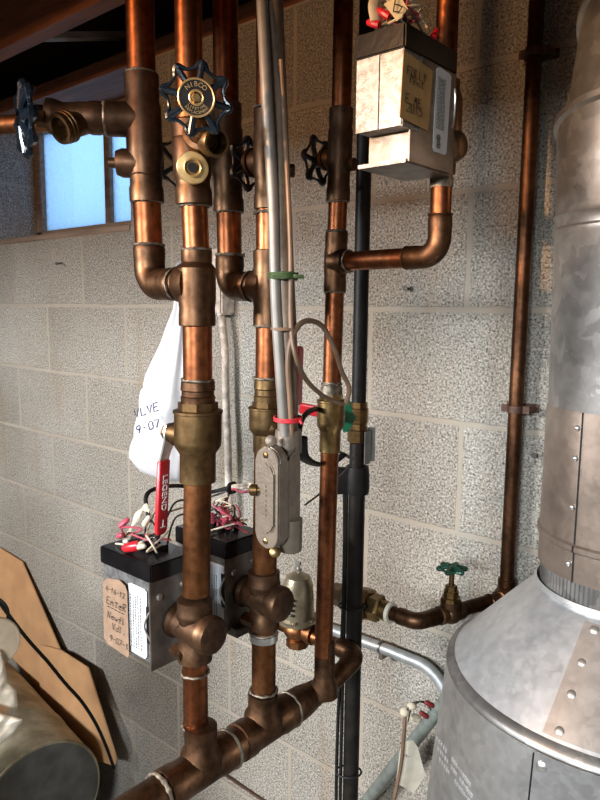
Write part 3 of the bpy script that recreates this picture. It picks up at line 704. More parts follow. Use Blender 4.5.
# ================================================================== BALL VALVES
def ball_valve(P, py0, py1, rb, label, sd, zf, hdir, hl, hw, side, mat='brass', word=None, blade=.012, stem=.034):
    """sd stem direction, hdir lever direction, side lever width direction"""
    z_ = lambda y: zat(P[2], y, P[0], P[1]); za, zb_ = z_(py1), z_(py0); L = zb_-za
    t = thing('ball_valve', (P[0], P[1], za), label, 'valve')
    bm = BM(); lathe(bm, (P[0], P[1], za), UP, [(0, rb*.7), (.001, rb*.78), (L*.36, rb*.78), (L*.4, rb*.86), (L*.46, rb), (L*.52, rb*1.02), (L*.86, rb*1.02), (L*.87, rb*1.07), (L*.9, rb*1.07), (L*.91, rb*.98)], 36)
    part('body', bm, mat, t)
    bm = BM(); lathe(bm, (P[0], P[1], za+L*.9), UP, [(0, rb*.86), (L*.1, rb*.86)], 8); part('hex_nut', bm, mat, t, sm=20)
    c = Vector((P[0], P[1], za+L*zf)); s = Vector(sd).normalized()
    bm = BM(); lathe(bm, c, s, [(0, rb*.6), (stem*.85, rb*.55), (stem*.86, rb*.45), (stem, rb*.45)], 24); part('stem_housing', bm, mat, t)
    hd = Vector(hdir).normalized(); sw = Vector(side).normalized()
    # bent steel lever
    k = c + s*(stem+.002)
    path = [k-hd*.010, k, k+hd*.008, k+hd*.022+s*blade, k+hd*.034+s*(blade+.004), k+hd*hl+s*(blade+.006)]
    lev = BM(); w = [.010, .012, .011, .008, .008, .008]; th_ = .0012
    rows = []
    for i, p in enumerate(path):
        d = (path[min(i+1, 5)]-path[max(i-1, 0)]).normalized(); nn = sw.cross(d).normalized()
        rows.append([lev.verts.new(p+sw*w[i]*a+nn*th_*b) for a, b in ((-1, -1), (1, -1), (1, 1), (-1, 1))])
    for a, b in zip(rows, rows[1:]):
        for i in range(4): lev.faces.new((a[i], a[(i+1) % 4], b[(i+1) % 4], b[i]))
    lev.faces.new(rows[0][::-1]); lev.faces.new(rows[-1]); lv = part('lever', lev, 'steel', t, 'bare steel bent lever', sm=20)
    a = path[4]; b = path[5]; d = (b-a).normalized(); nn = sw.cross(d).normalized(); bm = BM()
    sec = [(math.cos(x)*hw, math.sin(x)*.0035) for x in [i*PI/8 for i in range(16)]]
    ringz = []
    Ls = (b-a).length+.004
    for tt, sc in ((0, .85), (.02, 1), (.9, 1), (.97, .9), (1, .55)):
        ringz.append([bm.verts.new(a+d*Ls*tt+sw*max(-hw, min(hw, x*1.25))*sc+nn*max(-.003, min(.003, y*1.6))*sc) for x, y in sec])
    for p, q in zip(ringz, ringz[1:]):
        for i in range(16): bm.faces.new((p[i], p[(i+1) % 16], q[(i+1) % 16], q[i]))
    bm.faces.new(ringz[0][::-1]); bm.faces.new(ringz[-1]); part('grip', bm, 'red_vinyl', lv, 'red vinyl grip', sm=50)
    if word:
        bm = BM(); f = nn if nn.dot(CAM-a) > 0 else -nn; xd = d; yd = f.cross(xd)
        text_bm(bm, word, .0118, a+d*Ls*.43+f*.0032, xd, yd); text_bm(bm, 'T', .014, a+d*Ls*.84+f*.0032, -yd, xd); 
        part('lettering', bm, 'white_ink', lv)
    bm = BM(); lathe(bm, k+s*.001, s, [(0, .0085), (.0075, .0085), (.0085, .007)], 6); part('lever_nut', bm, 'brass', t, sm=20)
    bm = BM(); cyl(bm, k+s*.0008, k+s*.002, .0115, 20); part('washer', bm, 'steel', t)
    return t
ball_valve((*P2, 195), 402, 482, .0265, 'large brass ball valve with its red lettered lever hanging down', (-1, -.2, 0), .58, (0.0, -.02, -1), .121, .0092, (.2, -1, 0), 'old_bronze', 'LEGEND', blade=.006, stem=.038)
ball_valve((*P4, 262), 402, 452, .0225, 'brass ball valve behind the conduit with its red lever pointing up', (1, -.1, 0), .5, (0, -.02, 1), .100, .0095, (.35, -1, 0), 'old_bronze', None, blade=.012, stem=.036)
ball_valve((*P5, 327), 394, 452, .0185, 'yellow brass ball valve on the slim riser, red lever pointing left', (-.1, 1, 0), .6, (-1, -.05, .05), .068, .008, (.1, -.3, 1), 'brass', None, blade=.002, stem=.014)

# ================================================================== ZONE VALVES
def wire_nest(root, c, n, spread, mats, rise=.03, r=.0013, rad=.6):
    for mname in mats:
        bm = BM()
        for i in range(n):
            a = Vector(c)+Vector((random.uniform(-1, 1)*spread[0], random.uniform(-1, 1)*spread[1], 0))
            pts = [a]
            for k in range(4):
                pts.append(Vector(c)+Vector((random.uniform(-1, 1)*spread[0], random.uniform(-1, 1)*spread[1], random.uniform(.15, 1)*rise)))
            sweep(bm, smooth(pts, 6), r, 6)
        part('wire', bm, mname, root)
def wire_nuts(root, cs, mat):
    for c, d in cs:
        bm = BM(); lathe(bm, c, Vector(d), [(0, .0036), (.004, .0042), (.014, .0032), (.016, .0015)], 10); part('wire_nut', bm, mat, root)
def lab_lines(root, org, ux, uy, n, W, H, mat='grey_bracket', r=.00022):
    bm = BM(); nrm = Vector(ux).cross(Vector(uy))
    for i in range(n):
        y = H*(i+.5)/n; x = 0
        while x < W:
            l = random.uniform(.0012, .004); e = min(W, x+l)
            if e-x > .0004: box(bm, Vector(org)+Vector(ux)*(x+e)/2+Vector(uy)*y, (e-x)/2, H/n*.13, .0002, 0, Vector(ux), Vector(uy), nrm)
            x = e+random.uniform(.0006, .0014)
    part('small_print', bm, mat, root)
def zone_valve(P, zc_, box_x, box_y, z0, z1, zcov, label, body_z):
    bx0, bx1 = box_x; by0, by1 = box_y
    t = thing('zone_valve', (P[0], P[1], z0), label, 'valve')
    bm = BM(); box2(bm, (bx0+.002, by0+.001, z0+.006), (bx1-.004, by1-.002, zcov), .0012); part('motor_housing', bm, 'zinc', t)
    bm = BM(); box2(bm, (bx1-.004, by0-.003, z0), (bx1-.0015, by1+.003, zcov+.002), .0006); pl = part('side_plate', bm, 'zinc_dark', t)
    for yy, zz in ((by0+.011, zcov-.020), (by1-.02, zcov-.014), (by1-.016, z0+.02)):
        bm = BM(); lathe(bm, (bx1-.002, yy, zz), EX, [(0, .0042), (.0015, .0042), (.0025, .003)], 14); part('screw', bm, 'steel', pl)
    bm = BM(); box2(bm, (bx0, by0-.002, zcov), (bx1, by1, z1), .0016); cv = part('cover', bm, 'black_plastic', t, 'black plastic top cover')
    bm = BM(); zt_ = z1
    for k in range(3): box2(bm, (bx0+.035+k*.016, by0+.03, zt_-.0005), (bx0+.044+k*.016, by0+.048, zt_+.007), .001)
    part('terminal_block', bm, 'black_plastic', cv)
    # slot and lever at the front face
    bm = BM(); box2(bm, (bx1-.0125, by0-.0008, z0+.032), (bx1-.0045, by0+.002, z0+.078)); part('lever_slot', bm, 'black_rubber', t)
    bm = BM(); sweep(bm, smooth([(bx1-.0055, by0+.001, z0+.034), (bx1-.0115, by0-.004, z0+.055), (bx1-.0055, by0+.001, z0+.076)]), .0012, 8); part('manual_lever', bm, 'steel', t)
    # brass body on the pipe
    r = .0175; c = Vector((P[0], P[1], body_z)); bm = BM()
    lathe(bm, c-UP*.040, UP, [(0, .0185), (.001, .0205), (.018, .0205), (.022, .0185), (.03, .019), (.052, .019), (.056, .0215), (.061, .0215), (.064, .0205), (.076, .0205), (.077, .0185)], 32)
    lathe(bm, c+Vector((bx1-P[0], 0, 0)), EX, [(0, .021), (.004, .021), (.008, .0175), ((P[0]-bx1), .0205), ((P[0]-bx1)+.02, .0215), ((P[0]-bx1)+.0215, .023), ((P[0]-bx1)+.030, .023), ((P[0]-bx1)+.034, .0205), ((P[0]-bx1)+.0355, .013)], 32)
    bd = part('valve_body', bm, 'bronze', t)
    bm = BM(); cfr = c+Vector((-.004, -.0185, .002)); n_ = 24
    sweep(bm, [cfr+Vector((math.cos(2*PI*i/n_)*.006, 0, math.sin(2*PI*i/n_)*.006)) for i in range(n_)], .0008, 6, closed=True); sweep(bm, [cfr+Vector((math.cos(2*PI*i/n_)*.0028, 0, math.sin(2*PI*i/n_)*.0035)) for i in range(n_)], .0007, 6, closed=True)
    part('cast_mark', bm, 'bronze', bd)
    bm = BM(); box(bm, c+Vector((-.010, -.017, -.027)), .011, .0065, .006, .0015, EX, Vector((0, .92, .38)), Vector((0, -.38, .92))); part('boss', bm, 'bronze', bd)
    return t
# zone valve A (lower left)
pc = VX(152, 566, -.056); by = pc.y; bx1 = -.056; bx0 = VY(101, 548, by).x
z1a = pc.z; zca = VY(152, 584, by).z; z0a = VY(153, 671, by).z
A = zone_valve(P2, 0, (bx0, bx1), (by, by+.066), z0a, z1a, zca, 'zone valve with black cover and handwritten brown tag, at lower left', zat(197, 628, *P2))
def face(px, py): return VY(px, py, by-.0012)
def facev(px, py, dd=0): return VY(px, py, by-dd)
poly = [facev(*q, .004) for q in ((103, 582), (107, 578), (119, 580), (125, 586), (127, 592), (129, 655), (128, 658), (108, 644), (104, 638))]
bm = BM(); prism(bm, poly, (0, .0008, 0)); tg_ = solo('paper_tag', bm, 'kraft', poly[0], 'torn brown paper tag with handwriting on the lower left zone valve', 'tag')
bm = BM(); ux = EX; 
for s, px, py, sz in (('4-16-12', 105.5, 590, .0065), ('EnteR', 106.5, 603, .0095), ('_____', 107, 606, .0085), ('Newfl', 107.5, 617, .0085), ('Vdl.', 112, 629, .0085), ('9-07-12', 109.5, 640, .0075)):
    hand(bm, s, facev(px, py, .0052), EX, UP, sz, .00035)
part('handwriting', bm, 'ink', tg_)
poly = [facev(*q, .0008) for q in ((128.5, 583), (131, 583), (144, 589), (146.5, 592), (147, 657), (145, 659), (131, 651), (129, 648))]
bm = BM(); prism(bm, poly, (0, .0006, 0)); lb = part('label_plate', bm, 'label', A, 'white printed label')
o_ = facev(130.5, 645, .0012); lab_lines(lb, o_, UP, -EX if False else Vector((1, 0, 0)), 5, facev(130, 592, 0).z-o_.z, .024)
# hanging valve B (behind the conduit)
bx1b = -.047; pcb = VX(228, 543, bx1b); byb = pcb.y; z1b = pcb.z; zcb = VY(227, 560, byb).z; z0b = VY(227, 632, byb).z; bx0b = bx1b-(bx1-bx0)
B = zone_valve(P4, 0, (bx0b, bx1b), (byb, byb+.066), z0b, z1b, zcb, 'middle zone valve with white label, tucked between the second pipe and the conduit', zat(266, 598, *P4))
poly = [VY(*q, byb-.0008) for q in ((206, 560), (224, 566), (224, 626), (206, 618))]
bm = BM(); prism(bm, poly, (0, .0006, 0)); lb = part('label_plate', bm, 'label', B, 'white printed label')
o_ = VY(209, 614, byb-.0012); lab_lines(lb, o_, UP, EX, 4, VY(209, 572, byb).z-o_.z, .017)
bm = BM(); cyl(bm, (P4[0], P4[1], z0b-.008), (P4[0], P4[1], z0b+.004), .0185, 28); part('union_sleeve', bm, 'steel', B)
bm = BM(); box2(bm, (bx0b+.01, byb+.004, z0b-.006), (bx1b+.012, byb+.055, z0b+.006), .001); part('bottom_tray', bm, 'zinc_dark', B)
# zone valve C (upper right), turned a quarter turn: wide side faces +X
cx, cy = V(404, 52, .70).x, V(404, 52, .70).y
w_ = cx-VY(357, 60, cy).x; dpt = VX(455, 72, cx).y-cy
zt1 = VY(404, 22, cy).z; zc1 = VY(404, 48, cy).z; zb1 = VY(401, 125, cy).z; zlow = VX(404, 160, cx).z
Cz = thing('zone_valve', (cx-w_/2, cy+dpt/2, zlow), 'upper zone valve high on the right, sunlit box with a tan handwritten card', 'valve')
bm = BM(); box2(bm, (cx-w_+.001, cy+.0015, zb1), (cx-.001, cy+dpt-.003, zc1), .0012); part('motor_housing', bm, 'zinc', Cz)
bm = BM(); box2(bm, (cx-w_+.001, cy+dpt*.22, zlow+.002), (cx-.001, cy+dpt-.003, zb1+.004), .001); box2(bm, (cx-w_-.004, cy+.01, zlow-.001), (cx-.001, cy+dpt, zlow+.003), .0006); part('base_plate', bm, 'zinc_dark', Cz)
bm = BM(); ya = cy+.018
prism(bm, [(cx, cy+dpt*.30, zc1), (cx, cy+dpt, zc1), (cx, cy+dpt, zlow), (cx, cy+.012, zlow), (cx, cy+.012, zlow+.03), (cx, cy+dpt*.30, zlow+.03)], (.0018, 0, 0), .0004); part('side_plate', bm, 'zinc_dark', Cz)
bm = BM(); box2(bm, (cx-.0015, cy, zb1-.001), (cx+.0005, cy+dpt*.3, zc1), .0004); box2(bm, (cx-w_, cy, zb1), (cx-w_/2-.0008, cy+.002, zc1)); box2(bm, (cx-w_/2+.0008, cy, zb1), (cx, cy+.002, zc1)); part('front_panel', bm, 'zinc', Cz)
bm = BM(); box2(bm, (cx-w_-.002, cy-.002, zc1), (cx+.002, cy+dpt+.002, zt1), .0018); cvC = part('cover', bm, 'black_plastic', Cz, 'black plastic top cover')
bm = BM()
for k in range(3): box2(bm, (cx-.042+k*.013, cy+.02, zt1-.0005), (cx-.033+k*.013, cy+.04, zt1+.006), .001)
part('terminal_block', bm, 'black_plastic', cvC)
fx = lambda px, py, d: VX(px, py, cx+d)
poly = [fx(*q, .0035) for q in ((404, 50), (433, 71), (428, 131), (400, 117))]
bm = BM(); prism(bm, poly, (-.0008, 0, 0)); tc_ = solo('card_tag', bm, 'tan_card' if False else 'tan_tag', poly[3], 'tan card with handwriting stuck on the upper right zone valve', 'tag')
bm = BM()
for s, px, py, sz in (('FULLY', 407, 73, .0095), ('Prnt', 410, 82, .0085), ('E.ME', 405.5, 101, .0095), ('2015', 406.5, 110, .0095)):
    hand(bm, s, fx(px, py+1, .0046), EY, UP, sz*.88, .00035)
part('handwriting', bm, 'ink', tc_)
poly = [fx(*q, .0024) for q in ((437, 68), (440, 67), (450, 74), (451.5, 77), (446.5, 153), (445, 155), (434, 151), (433, 147))]
bm = BM(); prism(bm, poly, (-.0006, 0, 0)); lb = part('label_plate', bm, 'label', Cz, 'white printed label')
o_ = fx(436, 128, .003); lab_lines(lb, o_, UP, EY, 6, fx(438, 76, .003).z-o_.z, .017)
bm = BM()
for py in (138, 145):
    cc = fx(438.5, py, .0032); sweep(bm, [cc+Vector((0, math.cos(2*PI*i/16)*.0032, math.sin(2*PI*i/16)*.0032)) for i in range(16)], .00045, 6, closed=True)
    text_bm(bm, 'UL' if py == 138 else 'SP', .003, cc, EY, UP, .0002)
part('logo', bm, 'ink', lb)
bm = BM(); sweep(bm, [fx(453, 108, .002)+Vector((0, math.cos(i/12*PI)*.001+.004*math.sin(i/12*PI), math.cos(i/12*PI)*.02)) for i in range(13)], .0014, 8); part('manual_lever', bm, 'steel', Cz)
c = Vector((*P7, (zlow+zt1)/2-.03)); bm = BM()
lathe(bm, (P7[0], P7[1], zlow+.004), UP, [(0, .0135), (.001, .015), (.02, .015), (.03, .02), (.08, .02), (.09, .0165), (.1, .0165), (.101, .0145)], 28)
lathe(bm, c+EX*.0, EX, [(0, .018), (.014, .018), (.018, .0165), (.024, .013), (.026, .009)], 28); part('valve_body', bm, 'bronze', Cz)
# wire tangles at the valve tops
wire_nest(A, ((bx0+bx1)/2-.005, by+.03, z1a+.002), 2, (.042, .026), ('pink_wire', 'white_wire', 'black_wire'), .028)
wire_nuts(A, [(Vector((bx0+.022, by+.012, z1a+.014)), (.9, -.3, .35)), (Vector((bx0+.012, by+.02, z1a+.022)), (.5, .5, .6))], 'pink_wire')
wire_nuts(A, [(Vector((bx0+.062, by+.01, z1a+.010)), (1, .1, .3)), (Vector((bx0+.05, by+.03, z1a+.03)), (.6, .2, .9))], 'white_wire')
bm = BM(); 
sweep(bm, smooth([(bx0+.03, by+.015, z1a+.006), (bx0+.03, by+.03, z1a+.03), (bx0+.05, by+.03, z1a+.052), (bx0+.062, by+.03, z1a+.05)], 6), [.004+.002*math.sin(i) for i in range(19)], 8, flat=.5); part('tape_flag', bm, 'white_wire', A, 'cream tape wrapped round the wires')
bm = BM(); lathe(bm, (bx0+.065, by+.012, z1a+.012), (-.8, -.25, -.25), [(0, .006), (.008, .0068), (.022, .0055), (.026, .003)], 12); part('wire_nut', bm, 'red_vinyl', A)
wire_nest(B, (bx1b-.03, byb+.03, z1b+.002), 3, (.035, .025), ('pink_wire', 'white_wire', 'black_wire'), .035)
wire_nuts(B, [(Vector((bx1b-.045, byb+.015, z1b+.015)), (.2, -.4, .9)), (Vector((bx1b-.028, byb+.02, z1b+.016)), (.7, -.4, .6)), (Vector((bx1b-.035, byb+.03, z1b+.022)), (-.5, -.4, .8))], 'stained_white' if False else 'pink_wire')
wire_nest(Cz, (cx-w_*.5, cy+.04, zt1+.002), 3, (.024, .03), ('pink_wire', 'white_wire', 'black_wire'), .05)
wire_nuts(Cz, [(Vector((cx-w_*.62, cy+.008, zt1+.008)), (-1, -.1, .4)), (Vector((cx-w_*.5, cy+.015, zt1+.016)), (-.8, -.2, .6)), (Vector((cx-.012, cy+.07, zt1+.004)), (.2, .4, .9))], 'red_vinyl')
bm = BM(); sweep(bm, smooth([V(376, 22, .73), V(374, 5, .74), V(380, -8, .75)], 6), .006, 10, flat=.4); part('tape_flag', bm, 'white_wire', Cz, 'cream tape on the wires')
pl_ = [V(*q, .70) for q in ((384, 4), (399, -6), (408, 9), (397, 21))]; nn_ = (pl_[1]-pl_[0]).cross(pl_[3]-pl_[0]).normalized()
bm = BM(); prism(bm, pl_, nn_*.0006); tb = solo('card_tag', bm, 'cream_tag', pl_[3], 'small square cream tag marked with a letter, on top of the upper zone valve', 'tag')
bm = BM(); ux = (pl_[1]-pl_[0]).normalized(); uu = rgt*.95+UP*.1; f_ = nn_ if nn_.dot(CAM-pl_[0]) > 0 else -nn_
hand(bm, 'b.', V(393, 12, .699)+f_*.0015, rgt, UP, .012, .0006); part('handwriting', bm, 'ink', tb)

# ================================================================== CONDUIT, BOX AND CABLES
hc = .765
tcn = thing('electrical_conduit', V(288, 440, hc), 'long pale stained conduit dropping from the ceiling in front of the pipes', 'conduit')
A0 = [V(268, -60, hc+.02), V(272, 0, hc+.015), V(277, 120, hc+.005), V(283, 260, hc), V(287, 350, hc), V(288, 442, hc)]
bm = BM(); sweep(bm, smooth(A0), .0117, 24); part('tube', bm, 'tan_conduit', tcn)
B0 = [V(258, -60, hc+.01), V(262, 0, hc+.002), V(267, 100, hc-.013), V(273, 200, hc-.011), V(276, 300, hc-.010), V(281, 380, hc-.011), V(285, 436, hc-.010)]
bm = BM(); sweep(bm, smooth(B0), [.0062]*25+[.0062]*24, 16); solo('cable', bm, 'grey_cable', B0[-1], 'light grey cable strapped along the left of the pale conduit', 'cable')
loop = [V(281, 60, hc-.004), V(286, 150, hc-.008), V(290.5, 250, hc-.012), V(291, 325, hc-.016), V(297, 360, hc-.02), V(308, 382, hc+.02), V(325, 397, hc+.06), V(342, 404, hc+.09)]
bm = BM(); sweep(bm, smooth(loop), .0028, 10); solo('cable', bm, 'brown_cable', loop[-1], 'brown cable running down the conduit and curving low across to the green tape', 'cable')
loop = [V(292, 440, hc-.011), V(290, 400, hc-.015), V(288, 360, hc-.018), V(294, 333, hc-.015), V(306, 321, hc+.01), V(322, 326, hc+.04), V(334, 348, hc+.06), V(342, 372, hc+.08), V(349, 388, hc+.09), V(346, 404, hc+.095)]
bm = BM(); sweep(bm, smooth(loop), .0031, 10); solo('cable', bm, 'brown_cable', loop[-1], 'brown cable arching up over the red lever in front of the slim riser', 'cable')
def wrap(py, pxc, mat, label, turns, tail=None, r=.0016, R=.0155, tilt=.0, name='tie'):
    c = V(pxc, py, hc-.002); bm = BM()
    n = 20
    for k in range(turns):
        pts = [c + rgt*math.cos(2*PI*i/n)*R + fwd*math.sin(2*PI*i/n)*(R+.003) + UP*((k-turns/2)*r*1.5 + tilt*math.cos(2*PI*i/n)+random.uniform(-.0005, .0005)) for i in range(n)]
        sweep(bm, pts, r, 8, closed=True)
    if tail: sweep(bm, smooth([c+rgt*R, *tail], 5), r*1.4, 6)
    solo(name, bm, mat, c-UP*.003, label, 'tie')
wrap(275, 283, 'green_twine', 'green twine tied round the pale conduit, loose end to the right', 3, [V(295, 276, hc-.02), V(304, 277, hc-.02)])
wrap(328, 285, 'brown_cable', 'thin twisted wire tie round the conduit under the green twine', 2, None, .001)
wrap(418, 288, 'red_tape', 'red string tied round the conduit just above its cast box', 3, [V(300, 420, hc-.015), V(302, 424, hc-.02)], .0011)
# cast conduit body
yL = V(279, 490, .725); lx, ly = yL.x, yL.y
x0 = VY(256, 490, ly).x; y1_ = VX(303, 480, lx).y
zt_, zb2 = VY(268, 447, ly).z, VY(268, 549, ly).z
tlb = thing('conduit_box', ((x0+lx)/2, (ly+y1_)/2, zb2), 'grey cast metal conduit box with rounded cover at the bottom of the conduit', 'conduit box')
wX = lx-x0; r_ = wX*.48; bm = BM()
# obround body profile in XZ, extruded in Y, softened
def obround(x0, x1, z0, z1, r, n=8):
    pts = []
    for cx_, cz_, a0 in ((x1-r, z1-r, 0), (x0+r, z1-r, 90), (x0+r, z0+r, 180), (x1-r, z0+r, 270)):
        for i in range(n+1):
            a = math.radians(a0+90*i/n); pts.append((cx_+r*math.cos(a), cz_+r*math.sin(a)))
    return pts
dY = y1_-ly
ob = obround(x0, lx, zb2, zt_, r_)
prism(bm, [(x, ly+.001, z) for x, z in ob], (0, dY*.35, 0), .0015)
yb_ = ly+dY*.3
sec = [(x0+.004, lx)]
prism(bm, [(lx-.0005, ly+.004, zt_-.018), (lx-.0005, y1_-.004, zt_-.001), (lx-.0005, y1_, zt_-.02), (lx-.0005, y1_, zb2+.03), (lx-.0005, y1_-.008, zb2+.018), (lx-.0005, ly+.012, zb2+.006), (lx-.0005, ly+.004, zb2+.014)], (-wX*.8, 0, 0), .004)
part('casting', bm, 'lb_paint', tlb, sm=50)
bm = BM(); prism(bm, [(x, ly-.0015, z) for x, z in obround(x0+.0006, lx-.0006, zb2+.001, zt_-.001, r_-.001)], (0, .003, 0), .0008); cov = part('cover', bm, 'lb_paint', tlb, sm=50)
bm = BM(); prism(bm, [(x, ly-.004, z) for x, z in obround(x0+.006, lx-.005, zb2+.019, zt_-.018, r_-.006)], (0, .004, 0), .0017); part('raised_panel', bm, 'lb_paint', cov, sm=50)
bm = BM(); xm = (x0+lx)/2-.001
for i, ch in enumerate('CONDUIT'[:0] or ''): pass
for zz in (zt_-.009, zb2+.009):
    bm = BM(); lathe(bm, (xm, ly-.0015, zz), -EY, [(0, .0035), (.0012, .0034), (.002, .002)], 14); part('screw', bm, 'brass', cov)
hubc = V(288, 444, hc); zhb = hubc.z
bm = BM(); lathe(bm, (hubc.x, hubc.y, zt_-.012), UP, [(0, .0155), (.016, .0155), (.026, .0142), (.027, .0125)], 28); part('top_hub', bm, 'lb_paint', tlb)
hb2 = V(290.5, 545, hc-.012); bm = BM(); lathe(bm, (hb2.x, hb2.y, VY(268, 549, ly).z+.03), -UP, [(0, .0135), (.036, .013), (.038, .0118)], 28); part('bottom_hub', bm, 'lb_paint', tlb)
for (px, py) in ((271, 441), (275, 552)):
    bm = BM(); cc = V(px, py, .735); dd = (CAM-cc).normalized(); lathe(bm, cc-dd*(-.0)+dd*(-.012), dd, [(0, .0045), (.012, .0045), (.012, .0066), (.016, .006), (.0175, .003)], 18); part('clamp_screw', bm, 'brass' if py > 500 else 'lb_paint', tlb)
bm = BM(); cc = V(258, 490, .742); lathe(bm, cc, -rgt, [(-.004, .004), (.002, .004), (.002, .0065), (.008, .0065), (.01, .004)], 14); part('cable_connector', bm, 'brass', tlb)
bm = BM(); text_bm(bm, 'COMET', .010, ((x0+lx)/2-.001, ly-.0046, (zt_+zb2)/2), UP, -EX if False else Vector((-1, 0, 0)), .0004) if False else None
# raised foundry mark: shallow ribs, unreadable in the picture
for k in range(7): box(bm, ((x0+lx)/2-.001, ly-.0043, (zt_+zb2)/2-.018+k*.0055), .0034, .0005, .0017, .0003)
part('cast_mark', bm, 'lb_paint', cov)

# wires from the valves to the conduit connector
hW = .8
def wire(name, pts, mat, r, label, cat='wire', group=None):
    bm = BM(); sweep(bm, smooth(pts), r, 8); return solo(name, bm, mat, pts[0], label, cat, group)
tz = V(232, 488, .90)
for i, (mt, dy, lab) in enumerate((('white_wire', -4, 'cream wire, upper of the strands between the ties and the conduit box'), ('pink_wire', 3, 'pink wire, lowest of the strands between the ties and the conduit box'), ('stained_white', -1, 'pale wire, middle strand between the ties and the conduit box'))):
    wire('wire', [V(256, 490, .748), V(250, 488+dy, .77), V(242, 489+dy, .83), tz+UP*dy*-.0006, V(227, 497+dy, .92), V(222+i*3, 512, .92), Vector((bx1b-.05+i*.008, byb+.03, z1b+.012))], mt, .0018, lab)
bm = BM()
for k in range(3): sweep(bm, [tz + Vector((math.cos(a)*.0012, math.cos(a)*.004+(k-1)*.003, math.sin(a)*.007)) for a in [2*PI*i/14 for i in range(14)]], .0018, 6, closed=True)
solo('tie', bm, 'black_rubber', tz, 'small black tie bundling the thin wires left of the conduit box', 'tie')
wire('cable', [Vector((bx0+.055, by+.035, z1a+.034)), V(146, 497, .845), V(158, 488, .87), V(182, 486, .92), V(208, 492, .93), V(231, 487, .905)], 'black_rubber', .0028, 'thick black cable looping behind the red lever towards the black tie', 'cable')
wire('wire', [Vector((bx0+.07, by+.03, z1a+.005)), V(168, 515, .86), V(178, 501, .89), V(200, 500, .93), V(230, 490, .905)], 'black_wire', .0014, 'thin black wire rising from the lower left valve behind the second pipe')
wire('wire', [Vector((bx0+.075, by+.045, z1a+.004)), V(172, 525, .86), V(180, 515, .9), V(204, 512, .95), V(220, 506, .93), V(231, 491, .905)], 'black_wire', .0014, 'thin black wire, lowest of the loops behind the second pipe')
wire('wire', [Vector((bx0+.06, by+.02, z1a+.01)), V(158, 505, .86), V(166, 512, .87), V(182, 508, .9), V(206, 505, .94), V(228, 496, .91)], 'white_wire', .0013, 'thin pale wire crossing behind the red lever grip')

# green tape and ground clamp, black loop, grey bracket, tape on the black pipe
gt = V(348, 412, .97); bm = BM()
for q in (((343, 403), (350, 400), (352, 412), (356, 418), (352, 424), (349, 432), (343, 432), (341, 418)),): prism(bm, [V(*p, .965) for p in q], fwd*.010, .001)
solo('green_tape', bm, 'green_tape', gt-UP*.02, 'crumpled green tape between the brass valve and the black pipe', 'tape')
lp = [V(305, 505, .93), V(322, 492, .97), V(338, 478, .985), V(350, 466, .99)]
wire('wire', lp, 'black_wire', .0014, 'thin black wire passing behind the slim riser below its brass valve')
lp = [V(300, 450, .80), V(299, 432, .82), V(303, 418, .84), V(312, 410, .88), V(322, 411, .95), V(331, 425, .965)]
wire('cable', lp, 'black_rubber', .0035, 'black cable hooking over beside the cast conduit box', 'cable')
bm = BM(); pth = smooth([V(301, 437, .86), V(303, 456, .88), V(316, 464, .93), V(332, 463, .965), V(343, 455, .985)], 6)
sweep(bm, pth, .0085, 12, flat=.35); solo('strap', bm, 'black_rubber', pth[0]-UP*.01, 'wide black strap curving behind the slim riser under the brass valve', 'strap')
bq = Vector((*P6, 0))
def around(bm, z0_, z1_, r, a0, a1, th_=.0012, n=16, c=None):
    c = c or bq; inn = []; 
    P = lambda a, rr, z: Vector((c.x, c.y, z)) + (rgt*math.cos(a) - fwd*math.sin(a))*rr
    rows = []
    for i in range(n+1):
        a = a0+(a1-a0)*i/n; rows.append([bm.verts.new(P(a, rr, z)) for rr, z in ((r, z0_), (r+th_, z0_), (r+th_, z1_), (r, z1_))])
    for a, b in zip(rows, rows[1:]):
        for i in range(4): bm.faces.new((a[i], a[(i+1) % 4], b[(i+1) % 4], b[i]))
    bm.faces.new(rows[0][::-1]); bm.faces.new(rows[-1])
bm = BM(); around(bm, z6(462), z6(430), .0185, -.9, 1.1)
tbk = thing('pipe_bracket', (P6[0], P6[1], z6(465)), 'grey sheet metal bracket around the black pipe below its brass fitting', 'bracket'); part('saddle', bm, 'grey_bracket', tbk); bm = BM()
box(bm, bq+rgt*.021+UP*(z6(445))+fwd*.006, .006, .001, (z6(428)-z6(462))/2, 0, rgt, fwd, UP)
part('flange', bm, 'grey_bracket', tbk); bm = BM()
sweep(bm, smooth([V(352, 459, 1.0), V(340, 452, .985), V(334, 452, .98)]), .009, 10, flat=.2); part('arm', bm, 'grey_bracket', tbk)
bm = BM(); lathe(bm, (*P6, z6(493)), UP, [(0, .0135), (0, .0185), (.01, .0195), (.03, .019), (z6(466)-z6(493), .0175), (z6(466)-z6(493), .0135)], 20, cap=False)
box(bm, bq-rgt*.021-fwd*.004+UP*z6(480), .012, .007, (z6(467)-z6(493))/2, .002, rgt, fwd, UP)
solo('black_tape', bm, 'black_rubber', (P6[0], P6[1], z6(494)), 'fat wrap of black tape round the black pipe and cable', 'tape')
for dx, lab in ((-.0165, 'thin black cable strapped against the left side of the black pipe'), (-.021, 'outer thin black cable bowing left of the black pipe')):
    base = bq + rgt*dx - fwd*.004; pts = [Vector((base.x, base.y, z)) - rgt*(.003*math.sin(z*9)*(1 if dx < -.02 else .2)) for z in (z6(480), z6(520), z6(560), z6(600), z6(650), z6(700), z6(750), z6(800), z6(850))]
    wire('cable', pts, 'black_rubber', .0028, lab, 'cable')
